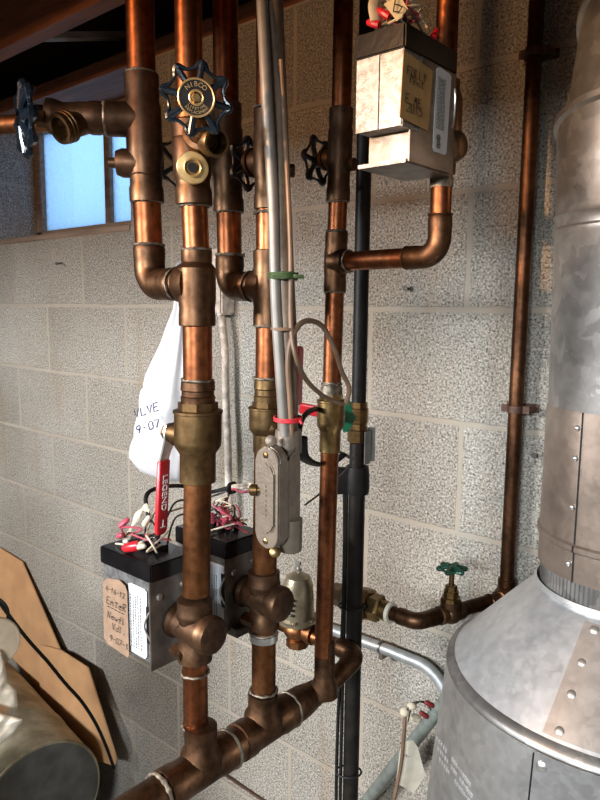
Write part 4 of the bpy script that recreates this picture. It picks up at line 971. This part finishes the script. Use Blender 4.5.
for py, lab in ((606, 'black tie round the black pipe level with the union'), (772, 'black tie round the black pipe near the bottom edge')):
    bm = BM(); n = 20; sweep(bm, [bq + UP*z6(py) - rgt*.004 + (rgt*math.cos(2*PI*i/n)*.021 + fwd*math.sin(2*PI*i/n)*.016) for i in range(n)], .0018, 6, closed=True); solo('tie', bm, 'black_rubber', bq+UP*z6(py+3), lab, 'tie')

# ================================================================== WALL BITS
# galvanised electrical conduit bending down behind the tank
pts = fillet([VY(300, 618, -.03), VY(385, 649, -.03), VY(432, 668, -.03), VY(450, 700, -.03), VY(452, 760, -.03)], .07, 10)
te = thing('electrical_conduit', pts[0], 'galvanised conduit on the wall, sloping right and bending down behind the metal tank', 'conduit')
bm = BM(); sweep(bm, pts, .0112, 20); part('tube', bm, 'emt', te)
bm = BM(); pc_ = VY(381, 647, -.03); d_ = (VY(385, 649, -.03)-VY(340, 633, -.03)).normalized(); lathe(bm, pc_-d_*.002, d_, [(0, .0112), (0, .0128), (.005, .0128), (.005, .0112)], 20, cap=False); box(bm, pc_+Vector((0, .012, -.018)), .004, .014, .008); part('strap', bm, 'zinc_dark', te)
bm = BM(); a = VY(352, 820, -.03); b = VY(450, 695, -.055); cyl(bm, a, b, .0125, 20); solo('conduit', bm, 'grey_conduit', a, 'grey green conduit slanting up behind the hanging tag to the tank', 'conduit')
# hanging tag with wires
hz = 1.12
q = [V(400, 750, hz), V(404, 742, hz), V(413, 740, hz), V(418, 748, hz), V(424, 770, hz), V(426, 775, hz), V(414, 793, hz), V(396, 783, hz)]
bm = BM(); prism(bm, q, fwd*.0008); tt = solo('paper_tag', bm, 'off_tag', q[6], 'off-white paper tag hanging by wires left of the metal tank', 'tag')
bm = BM(); hand(bm, 'n.', V(404, 757, hz-.002), rgt, UP, .008, .0004); part('handwriting', bm, 'ink', tt)
wire('cable', [V(405, 716, hz-.004), V(404, 735, hz-.008), V(401, 765, hz-.008), V(394, 800, hz-.008), V(391, 815, hz-.008)], 'brown_cable', .0035, 'brown cable hanging down in front of the off-white tag', 'cable')
for i, (dx, lab) in enumerate(((0, 'black wire, left of the pair above the off-white tag'), (4, 'black wire, right of the pair above the off-white tag'))):
    wire('wire', [V(404+dx, 722, hz-.006), V(407+dx, 710, hz-.004), V(413+dx, 703, hz), V(421+dx, 702, hz+.01), V(431, 706+dx, hz+.02)], 'black_wire', .0012, lab)
bm = BM(); ball(bm, V(405, 712, hz), .009, (1, 1, .9)); ball(bm, V(412, 706, hz), .008, (1.1, 1, .8)); ball(bm, V(416, 718, hz+.01), .009, (1.2, 1, .7)); solo('putty', bm, 'lid_tan', V(407, 718, hz), 'lump of tan putty and tape where the wires above the tag join', 'putty', sub=1)
for p_, d_, lab in ((V(420, 712, hz-.003), rgt*1-UP*.7, 'dark red wire nut, lower one beside the tank'), (V(425, 702, hz), rgt*1-UP*.5, 'dark red wire nut, upper one beside the tank')):
    bm = BM(); lathe(bm, p_, d_, [(0, .0035), (.003, .0045), (.014, .005), (.018, .003)], 12); solo('wire_nut', bm, 'red_wire', p_, lab, 'wire nut')
# red wires low on the wall
wire('wire', [VY(216, 768, -.008), VY(232, 780, -.012), VY(247, 790, -.01), VY(262, 800, -.01), VY(275, 806, -.01)], 'pipe_rust', .0028, 'rusty red wire lying along the wall at the bottom edge')
# thin painted conduit and white bracket behind riser 2
tp = thing('thin_conduit', VY(229, 515, -.03), 'thin white painted tube on the wall between second and third pipes', 'conduit')
bm = BM(); sweep(bm, smooth([VY(219, 300, -.03), VY(222, 320, -.03), VY(225, 350, -.03), VY(226, 400, -.03), VY(228, 450, -.03), VY(229, 515, -.03)]), .0088, 14); part('tube', bm, 'stained_white', tp)
bm = BM(); lathe(bm, VY(221, 316, -.03), UP, [(0, .012), (.02, .014), (.035, .012)], 10); part('connector', bm, 'galv_seam', tp)
bm = BM(); p0 = VY(208, 250, -.03); p1_ = VY(226, 315, -.03); box2(bm, (p0.x, -.045, p1_.z), (p1_.x, 0, p0.z), .004); 
solo('junction_box', bm, 'stained_white', ((p0.x+p1_.x)/2, -.02, p1_.z), 'stained white box on the wall behind the second and third pipes', 'junction box')
tb_ = bpy.data.objects[-1] if False else None
# plastic bag
hb_ = 1.40
tbx = V(182, 296, hb_)
bm = BM(); rows = []; nz_, nt_ = 40, 72
left = [(0, 176), (.1, 173), (.25, 163), (.45, 148), (.65, 138), (.8, 133), (.88, 132), (.95, 140), (1, 160)]
right = [(0, 186), (.1, 189), (.25, 195), (.45, 204), (.65, 210), (.8, 213), (.88, 213), (.95, 205), (1, 190)]
def itp(tab, t):
    for (a, x), (b, y) in zip(tab, tab[1:]):
        if t <= b: return x+(y-x)*(t-a)/(b-a)
    return tab[-1][1]
for j in range(nz_+1):
    t = j/nz_; py = 290+t*190; l, r = itp(left, t), itp(right, t); cx_, wd = (l+r)/2, (r-l)/2*hb_/F
    row = []
    for i in range(nt_):
        a = 2*PI*i/nt_; fold = 1+(.16*math.sin(a*7+1.3*math.sin(t*3)) + .09*math.sin(a*13+t*6) + .05*math.sin(a*23+t*14))*(1-.6*t) + (.05*math.sin(a*5+t*17)+.035*math.sin(a*11-t*23) if t > .5 else 0)
        c = V(cx_, py, hb_); row.append(bm.verts.new(c + rgt*math.cos(a)*wd*(1 if abs(math.cos(a)) > .95 else fold) + fwd*math.sin(a)*wd*.42*fold))
    rows.append(row)
for a, b in zip(rows, rows[1:]):
    for i in range(nt_): bm.faces.new((a[i], a[(i+1) % nt_], b[(i+1) % nt_], b[i]))
bm.faces.new(rows[-1]); bm.faces.new(rows[0][::-1])
tbag = thing('plastic_bag', V(172, 480, hb_), 'white plastic bag with blue marker writing hanging behind the second pipe', 'bag')
part('film', bm, 'bag', tbag, sm=60)
bm = BM(); sweep(bm, smooth([V(177, 292, hb_), V(176, 270, hb_+.03), V(182, 262, hb_+.05), V(189, 270, hb_+.03), V(187, 292, hb_)]), .004, 8, flat=.5); part('handle', bm, 'bag', tbag)
bm = BM(); sl = (rgt*.92+UP*.32).normalized(); su = (UP*.95-rgt*.25).normalized()
fy_ = hb_-.060
hand(bm, 'VLVE', V(135, 418, fy_), sl, su, .015, .0013); hand(bm, '9-07', V(137, 434, fy_), sl, su, .0145, .0013); part('handwriting', bm, 'blue_ink', tbag)

# pipe continuing at far left
pe = [V(-60, 128, 1.0), V(0, 125, .95), V(52, 122, .93)]
bm = BM(); sweep(bm, smooth(pe), .0118, 20); solo('copper_pipe', bm, 'copper_dull', pe[-1], 'short length of horizontal pipe behind the edge-on blue wheel at far left', 'pipe')

# ================================================================== FLUE, DRAFT HOOD, TANK
fc = Vector((.356, -.250, 0)); RF = .1016
zf = lambda z: z+ZO
tf = thing('flue_pipe', (fc.x, fc.y, zf(-.334)), 'galvanised flue pipe with tan riveted collar rising from the tank', 'flue')
aC = math.atan2(CAM.y-fc.y, CAM.x-fc.x)     # azimuth of the camera seen from the flue axis
def cylp(az, R, z): return Vector((fc.x+math.cos(az)*R, fc.y+math.sin(az)*R, z))
bm = BM(); lathe(bm, (fc.x, fc.y, zf(-.125)), UP, [(0, RF-.0012), (.208, RF-.0012), (.212, RF+.0012), (.217, RF+.0012), (.220, RF-.0012), (.228, RF-.0012), (.232, RF+.0012), (.237, RF-.0012), (.29, RF-.0012)], 72, cap=False); part('pipe', bm, 'galv', tf)
# adjustable elbow gores leaning back to the wall
prevc = Vector((fc.x, fc.y, zf(.215)))
def tring(bm, c, tilt, r, seg=64):
    nrm = Vector((0, math.sin(tilt), math.cos(tilt))); u = EX; v = nrm.cross(u)
    return [bm.verts.new(c+(u*math.cos(2*PI*i/seg)+v*math.sin(2*PI*i/seg))*r) for i in range(seg)]
def skin(bm, rings):
    for a, b in zip(rings, rings[1:]):
        n = len(a)
        for i in range(n): bm.faces.new((a[i], a[(i+1) % n], b[(i+1) % n], b[i]))
secs = [(Vector((fc.x, fc.y, zf(.205))), .22, RF+.004), (Vector((fc.x+.004, fc.y+.022, zf(.318))), .5, .100), (Vector((fc.x+.004, fc.y+.085, zf(.395))), .95, .096), (Vector((fc.x+.004, -.02, zf(.43))), 1.35, .09)]
d0 = Vector((0, math.sin(.22), math.cos(.22))); bm = BM(); c0 = secs[0][0]
skin(bm, [tring(bm, Vector((fc.x, fc.y, zf(.16))), 0, RF-.0012), tring(bm, c0-d0*.010, .22, RF-.0005), tring(bm, c0-d0*.007, .22, RF+.004), tring(bm, c0, .22, RF+.0045), tring(bm, c0+d0*.003, .22, RF+.001), tring(bm, c0+d0*.004, .22, .095)]); part('gore', bm, 'galv', tf)
for k in range(3):
    (c0, t0, r0_), (c1_, t1_, r1_) = secs[k], secs[k+1]; bm = BM()
    d0 = Vector((0, math.sin(t0), math.cos(t0))); d1 = Vector((0, math.sin(t1_), math.cos(t1_)))
    skin(bm, [tring(bm, c0, t0, r1_-.006), tring(bm, c1_-d1*.009, t1_, r1_-.006), tring(bm, c1_-d1*.007, t1_, r1_-.001), tring(bm, c1_, t1_, r1_), tring(bm, c1_+d1*.003, t1_, r1_-.004)])
    part('gore', bm, 'galv', tf)
bm = BM(); zA, zB = zf(-.304), zf(-.110)
lathe(bm, (fc.x, fc.y, zA), UP, [(0, RF-.001), (0, RF+.0008), (.034, RF+.0008), (.0365, RF+.0035), (.042, RF+.0035), (.0445, RF+.0008), (zB-zA-.006, RF+.0008), (zB-zA, RF-.0012)], 96, cap=False)
col = part('collar', bm, 'galv_tan', tf, 'tan stained riveted collar')
azs = math.atan2(VZ(578, 546, zf(-.262)).y-fc.y, VZ(578, 546, zf(-.262)).x-fc.x)
bm = BM(); rows = []
for z in (zA+.0005, zA+.034, zA+.0365, zA+.042, zA+.0445, zB):
    rr = RF+.0008+(.0027 if zA+.035 < z < zA+.043 else 0); rows.append([bm.verts.new(cylp(azs+s, rr+e, z)) for s, e in ((0, .0002), (0, .0016), (.03, .0016), (.25, .0008), (.9, .0002))])
for a, b in zip(rows, rows[1:]):
    for i in range(4): bm.faces.new((a[i], a[i+1], b[i+1], b[i]))
part('lap_seam', bm, 'galv_tan', col)
bm = BM()
for za_, zb__, rr in ((zA, zA+.034, RF+.0018), (zA+.0355, zA+.043, RF+.0045), (zA+.0445, zB, RF+.0018)):
    p = cylp(azs-.006, rr, (za_+zb__)/2); nn_ = Vector((math.cos(azs), math.sin(azs), 0)); box(bm, p, .0011, .0009, (zb__-za_)/2, 0, UP.cross(nn_), nn_, UP)
part('seam_gap', bm, 'black_rubber', col)
for z in (zB-.018, zB-.052, zB-.108, zf(-.262)-.022):
    bm = BM(); p = cylp(azs-.07, RF+.001, z); ball(bm, p, .0035, (1, 1, 1), 12); part('rivet', bm, 'steel', col)
bm = BM(); nb = 220
rings = [[bm.verts.new(cylp(2*PI*i/nb, RF-.004+(.0012 if i % 2 else 0), z)) for i in range(nb)] for z in (zf(-.338), zf(-.29))]; skin(bm, rings); part('crimped_end', bm, 'galv', tf, sm=0)

tk = thing('draft_hood', (fc.x, fc.y, zf(-.455)), 'broad riveted sheet metal cone below the flue', 'draft hood')
RR = .207; zR = zf(-.443)
bm = BM(); lathe(bm, (fc.x, fc.y, zR+.004), UP, [(0, RR-.006), (.004, RR-.010), (.10, RF+.006), (.104, RF+.0005), (.108, RF+.0035), (.112, RF+.0008)], 96, cap=False); part('cone', bm, 'galv_cone', tk)
bm = BM(); lathe(bm, (fc.x, fc.y, zR-.006), UP, [(0, RR+.0006), (.002, RR+.002), (.004, RR+.0015), (.008, RR-.0005), (.0125, RR-.008), (.0105, RR-.0105)], 96, cap=False); part('rim', bm, 'galv', tk)
# lapped sector of the cone and rivets
pS = VZ(540, 746, zR); aS = math.atan2(pS.y-fc.y, pS.x-fc.x)
def conep(az, s, e=0):     # s 0 at rim, 1 at neck
    r = (RR-.011)*(1-s)+(RF+.006)*s; return Vector((fc.x+math.cos(az)*(r+e), fc.y+math.sin(az)*(r+e), zR+.0085+(.0955)*s+e))
bm = BM(); rows = []
for j in range(11):
    s = j/10*.98; rows.append([bm.verts.new(conep(aS-.015+.0+da, s, e)) for da, e in [(0, .0001)]+[(x*.06, .0013) for x in range(0, 24)]])
for a, b in zip(rows, rows[1:]):
    for i in range(24): bm.faces.new((a[i], a[i+1], b[i+1], b[i]))
part('lap_panel', bm, 'galv_seam', tk, 'duller overlapping panel with rivets')
for px, py in ((560, 732), (572, 695), (582.5, 663), (595, 630)):
    # intersect with the cone by marching
    a = ray(px, py); best = None; k = .3
    while k < 1.2:
        p = CAM+a*k; s = (p.z-zR-.0085)/.0955
        if 0 <= s <= 1 and math.hypot(p.x-fc.x, p.y-fc.y) <= (RR-.011)*(1-s)+(RF+.006)*s: best = p; break
        k += .001
    if best:
        bm = BM(); out = Vector((best.x-fc.x, best.y-fc.y, .15)).normalized(); lathe(bm, best, out, [(0, .0062), (.0015, .006), (.003, .0045), (.0038, .002)], 16); part('rivet', bm, 'galv_seam', tk)
tw = thing('water_heater', (fc.x, fc.y, 0.0), 'big galvanised metal tank at the lower right under the cone', 'tank')
bm = BM(); lathe(bm, (fc.x, fc.y, .02), UP, [(0, .235), (zf(-.66)-.02, .2275), (zf(-.45)-.02, RR+.0012), (zR-.006-.02, RR-.001), (zR-.004-.02, RR-.012)], 120, cap=False)
lathe(bm, (fc.x, fc.y, 0), UP, [(0, .225), (.022, .232)], 60); tank = part('jacket', bm, 'galv_smooth', tw)
bm = BM(); rows = []
for z in (zf(-.449), zf(-.66), .1):
    rr = RR+.0012 if z > zf(-.5) else (.2275 if z > .5 else .2345); rows.append([bm.verts.new(Vector((fc.x+math.cos(aS-.02+s)*(rr+e), fc.y+math.sin(aS-.02+s)*(rr+e), z))) for s, e in [(0, .0002)]+[(x*.06, .0014) for x in range(0, 24)]])
for a, b in zip(rows, rows[1:]):
    for i in range(24): bm.faces.new((a[i], a[i+1], b[i+1], b[i]))
part('lap_seam', bm, 'galv_smooth', tw)
bm = BM(); a_ = aS-.024; za_, zb__ = zf(-.66), zf(-.452)
nn_ = Vector((math.cos(a_), math.sin(a_), 0)); pa, pb = (Vector((fc.x, fc.y, z))+nn_*(rr+.0012) for z, rr in ((za_, .2275), (zb__, RR+.0012)))
sweep(bm, [pa, pb], .0011, 6); part('seam_gap', bm, 'black_rubber', tw)
bm = BM(); p = Vector((fc.x+math.cos(aS+.02)*(RR+.003), fc.y+math.sin(aS+.02)*(RR+.003), zf(-.462))); lathe(bm, p, (math.cos(aS), math.sin(aS), 0), [(0, .0055), (.0015, .0055), (.0035, .002)], 16); part('rivet', bm, 'steel', tw)
# embossed unreadable block on the jacket
bm = BM(); random.seed(3)
for r_i in range(3):
    for k in range(16):
        px = 437+k*2.2+r_i*1.5; py = 738+k*3.1+r_i*11
        a = ray(px, py); kk = .4
        while kk < 1.3:
            p = CAM+a*kk; rr = .2275-(p.z-zf(-.66))/(zf(-.45)-zf(-.66))*(.2275-RR-.0012)
            if math.hypot(p.x-fc.x, p.y-fc.y) <= rr: break
            kk += .001
        nrm = Vector((p.x-fc.x, p.y-fc.y, 0)).normalized(); tgt = UP.cross(nrm)
        if random.random() > .15: box(bm, p, .0022, .0028, .0006, .0004, tgt, UP, nrm)
part('embossing', bm, 'galv_cone', tw)

# ================================================================== JUNK AT LOWER LEFT
hd_ = 1.72
dc = V(43, 802, hd_)            # centre of the drum end
daxis = Vector((-.93, .12, 0)).normalized(); 
RD = .166
bm = BM(); lathe(bm, dc, daxis, [(0, RD-.008), (0, RD), (.006, RD+.002), (.012, RD), (.2, RD), (.206, RD+.003), (.212, RD), (.62, RD), (.64, RD-.02)], 64)
zd = dc.z-RD
td = thing('metal_drum', dc-UP*(RD+.002), 'stained metal drum lying on its side at the lower left, grey end facing out', 'drum')
part('shell', bm, 'drum', td)
bm = BM(); lathe(bm, dc+daxis*.0015, -daxis, [(0, RD-.006), (.003, RD-.006), (.0036, RD-.02), (.004, .001)], 64); part('end_plate', bm, 'drum_end', td, 'flat dark grey end plate')
# unseen bench added to hold up the drum
bm = BM(); zb3 = dc.z-RD-.003; ctr = dc+daxis*.3
box(bm, Vector((ctr.x, ctr.y+.0, zb3-.015)), .38, .13, .015, .002)
tben = thing('added_bench', (ctr.x, ctr.y, 0), 'added low wooden bench, unseen below the view, holding up the drum', 'bench') ; part('top', bm, 'subfloor', tben)
for sx_ in (-1, 1):
    for sy_ in (-1, 1):
        bm = BM(); box2(bm, (ctr.x+sx_*.34-.02, ctr.y+sy_*.1-.02, 0), (ctr.x+sx_*.34+.02, ctr.y+sy_*.1+.02, zb3-.03), .002); part('leg', bm, 'subfloor', tben)
# slim tank added out of frame to shade the lower left wall
tca = thing('shading_tank', (-.98, -.74, 0), 'added slim upright grey tank, unseen at left, shading the lower left wall', 'tank')
bm = BM(); lathe(bm, (-.98, -.74, .04), UP, [(0, .12), (.02, .15), (.06, .16), (1.12, .16), (1.19, .13), (1.22, .07), (1.23, .02)], 48); part('shell', bm, 'grey_bracket', tca)
bm = BM(); lathe(bm, (-.98, -.74, 0), UP, [(0, .14), (.06, .14)], 48); part('base_ring', bm, 'iron_dark', tca)
bm = BM(); lathe(bm, (-.98, -.74, 1.26), UP, [(0, .012), (.03, .012), (.032, .016), (.045, .016)], 16); part('air_valve', bm, 'brass', tca)
# cardboard pieces
def card(pts, label, y):
    p = [VY(a, b, yy) for a, b, yy in pts]; bm = BM(); prism(bm, p, Vector((0, .004, 0))); base = min(p, key=lambda q: q.z); solo('cardboard_sheet', bm, 'card', base, label, 'cardboard', sm=20)
card([(-40, 530, -.012), (0, 548, -.012), (22, 562, -.014), (60, 650, -.03), (100, 738, -.05), (85, 760, -.055), (0, 640, -.035), (-40, 600, -.03)], 'upper brown cardboard sheet leaning on the block wall at far left', 0)
card([(40, 645, -.048), (60, 650, -.048), (88, 668, -.05), (117, 761, -.07), (114, 766, -.072), (80, 755, -.072), (40, 700, -.06)], 'lower cardboard flap with a sharp bottom corner beside the drum', 0)
wire('cable', [V(-20, 575, 1.62), V(0, 603, 1.6), V(14, 622, 1.6), V(30, 642, 1.62), V(48, 662, 1.64), V(65, 683, 1.66), V(82, 702, 1.69), V(96, 724, 1.72), V(106, 746, 1.76), V(114, 768, 1.8)], 'black_rubber', .0044, 'thick black cable sagging across the cardboard above the drum', 'cable')
wire('cable', [V(-20, 592, 1.56), V(0, 600, 1.56), V(8, 612, 1.56), V(3, 626, 1.56), V(-20, 630, 1.56)], 'black_rubber', .004, 'black cable loop at the far left edge above the round board', 'cable')
hl_ = 1.42
bm = BM(); lc = V(-8, 641, hl_); ln = (CAM-lc); ln.z = 0; ln = (ln.normalized()+rgt*.35+UP*.05).normalized(); lathe(bm, lc, ln, [(0, .050), (.002, .054), (.018, .055), (.022, .052), (.023, .03), (.0225, .001)], 48); solo('round_lid', bm, 'lid_tan', lc-UP*.055, 'round beige lid at the far left edge above the cream cloth', 'lid')
# cloth heap
def cloth(outline, h0, thick, label, mat, seedv, cat='cloth'):
    random.seed(seedv); n = 26; cxx = sum(p[0] for p in outline)/len(outline); cyy = sum(p[1] for p in outline)/len(outline); bm = BM()
    dense = []
    for i, p in enumerate(outline):
        q = outline[(i+1) % len(outline)]
        for k in range(6): dense.append((p[0]+(q[0]-p[0])*k/6, p[1]+(q[1]-p[1])*k/6))
    ph = [random.uniform(0, 6) for _ in range(6)]
    rings = []
    for j in range(9):
        s = 1-j/8
        row = []
        for i, (x, y) in enumerate(dense):
            xx, yy = cxx+(x-cxx)*s, cyy+(y-cyy)*s
            wv = math.sin(xx*.22+yy*.13+ph[0])*.4+math.sin(xx*.1-yy*.29+ph[1])*.35+math.sin(xx*.5+yy*.41+ph[2])*.22
            d = thick*(math.sin((1-s)*PI/2)**.5)*(1+.5*wv); row.append((V(xx, yy, h0-d), V(xx, yy, h0+d*.5)))
        rings.append(row)
    for side in (0, 1):
        vr = [[bm.verts.new(p[side]) for p in row] for row in rings]; skin(bm, vr)
    bmesh.ops.remove_doubles(bm, verts=bm.verts, dist=.0004)
    b = V(cxx, max(p[1] for p in outline), h0); solo('cloth', bm, mat, b, label, cat, sm=60, sub=1)
cloth([(-40, 640), (0, 648), (5, 662), (8, 682), (17, 690), (19, 706), (12, 722), (0, 728), (-40, 735)], 1.40, .022, 'crumpled cream cloth at the far left edge, upper of the two', 'cloth', 4)
cloth([(-40, 700), (0, 712), (14, 716), (25, 719), (15, 733), (0, 746), (-40, 765)], 1.33, .02, 'pale cloth corner hanging over the drum at the far left edge, lower of the two', 'cloth', 9)

k_ = .77/F
f2 = lerpf([(z2(650), 0), (z2(480), .005*1.1), (z2(400), 6*k_), (z2(250), 6*k_), (z2(150), 2*k_), (z2(20), -2*k_)])
byname = {o.name: o for o in bpy.data.objects}
lean([t2, byname['drain_valve.001'], byname['ball_valve']], f2)
lean([t1, byname['drain_valve']], lerpf([(z2(0)+.02, -5*.83/F), (z2(250), 1*.83/F)]))
lean([t3, byname['drain_valve.002']], lerpf([(z3(0), -4*.9/F), (z3(250), 1*.9/F)]))
lean([t4, byname['drain_valve.003'], byname['ball_valve.001']], lerpf([(z4(600), 0), (z4(350), 4*.85/F)]))
lean([t5, byname['drain_valve.004'], byname['ball_valve.002']], lerpf([(z5(650), -4.5*.92/F), (z5(250), 2*.92/F), (z5(0), 7*.92/F)]))
lean([tf], lerpf([(zf(-.1), 0), (zf(.2), -6*.8/F)]))

for o in bpy.data.objects:
    k = o.name.split('.')[0]
    if not o.parent and 'group' not in o and k in ('drain_valve', 'ball_valve', 'zone_valve', 'wire', 'cable', 'tie', 'nail', 'cardboard_sheet', 'wire_nut', 'cloth'):
        o['group'] = {'drain_valve': 'drain valves near the top of the pipes', 'ball_valve': 'ball valves with red levers', 'zone_valve': 'motorised zone valves on the copper pipes', 'wire': 'thin wires around the valves', 'cable': 'cables along the pipes', 'tie': 'ties round pipes and cables', 'nail': 'nails in the block wall', 'cardboard_sheet': 'cardboard leaning on the wall', 'wire_nut': 'red wire nuts beside the tank', 'cloth': 'cloths at the far left edge'}[k]

# ================================================================== CAMERA AND LIGHT
cd_ = bpy.data.cameras.new('camera'); cam = bpy.data.objects.new('camera', cd_); COL.objects.link(cam)
cd_.sensor_fit = 'VERTICAL'; cd_.sensor_height = 32; cd_.sensor_width = 24; cd_.lens = F/800*32; cd_.clip_start = .02
cam.location = CAM
d = (fwd*math.cos(PIT) - UP*math.sin(PIT)).normalized(); r0 = rgt; u0 = r0.cross(d)
c_, s_ = math.cos(ROLL), math.sin(ROLL)
r1 = r0*c_ + u0*s_; u1 = u0*c_ - r0*s_
cam.matrix_world = Matrix(((r1.x, u1.x, -d.x, CAM.x), (r1.y, u1.y, -d.y, CAM.y), (r1.z, u1.z, -d.z, CAM.z), (0, 0, 0, 1)))
bpy.context.scene.camera = cam
def area(name, loc, target, sx, sy, power, col, spread=180):
    l = bpy.data.lights.new(name, 'AREA'); l.shape = 'RECTANGLE'; l.size = sx; l.size_y = sy; l.energy = power; l.color = col; l.spread = math.radians(spread)
    o = bpy.data.objects.new(name, l); COL.objects.link(o); o.location = loc
    o.rotation_euler = (Vector(target)-Vector(loc)).to_track_quat('-Z', 'Y').to_euler(); return o
area('assumed_daylight_lamp', (-1.25, -2.9, 2.08), (.0, -.1, .9), .8, .26, 70, (.96, .98, 1.), 130)  # assumed daylight from behind left: area lamp inside the closed room, no window there
area('assumed_daylight_lamp', (.8, -2.95, 2.08), (-.1, -.2, .8), .8, .26, 42, (.88, .95, 1.), 130)  # second assumed daylight, behind right; bare area lamp without any window
def spot(name, loc, tgt, e, col, ang, blend, size):
    l = bpy.data.lights.new(name, 'SPOT'); l.energy = e; l.color = col; l.spot_size = math.radians(ang); l.spot_blend = blend; l.shadow_soft_size = size
    o = bpy.data.objects.new(name, l); COL.objects.link(o); o.location = loc; o.rotation_euler = (Vector(tgt)-Vector(loc)).to_track_quat('-Z', 'Y').to_euler()
spot('sun_patch_spot', (-.35, -2.7, 1.95), (.16, -.5, 1.82), 230, (1, .56, .26), 9, .4, .03)  # narrow spot added as the warm sun patch on the upper zone valve
l = bpy.data.lights.new('assumed_bulb', 'POINT'); l.energy = 28; l.color = (1, .55, .24); l.shadow_soft_size = .05  # unseen warm bulb, assumed as the source of the warm upper light
o = bpy.data.objects.new('assumed_ceiling_bulb', l); COL.objects.link(o); o.location = (-.35, -1.75, 2.2)
w_ = bpy.data.worlds.new('sky'); bpy.context.scene.world = w_; w_.use_nodes = True
bg = w_.node_tree.nodes['Background']; bg.inputs[0].default_value = (.45, .7, 1., 1); bg.inputs[1].default_value = 1.7
vs = bpy.context.scene.view_settings; vs.view_transform = 'Standard'; vs.look = 'None'; vs.exposure = .14; vs.gamma = 1; vs.use_curve_mapping = False
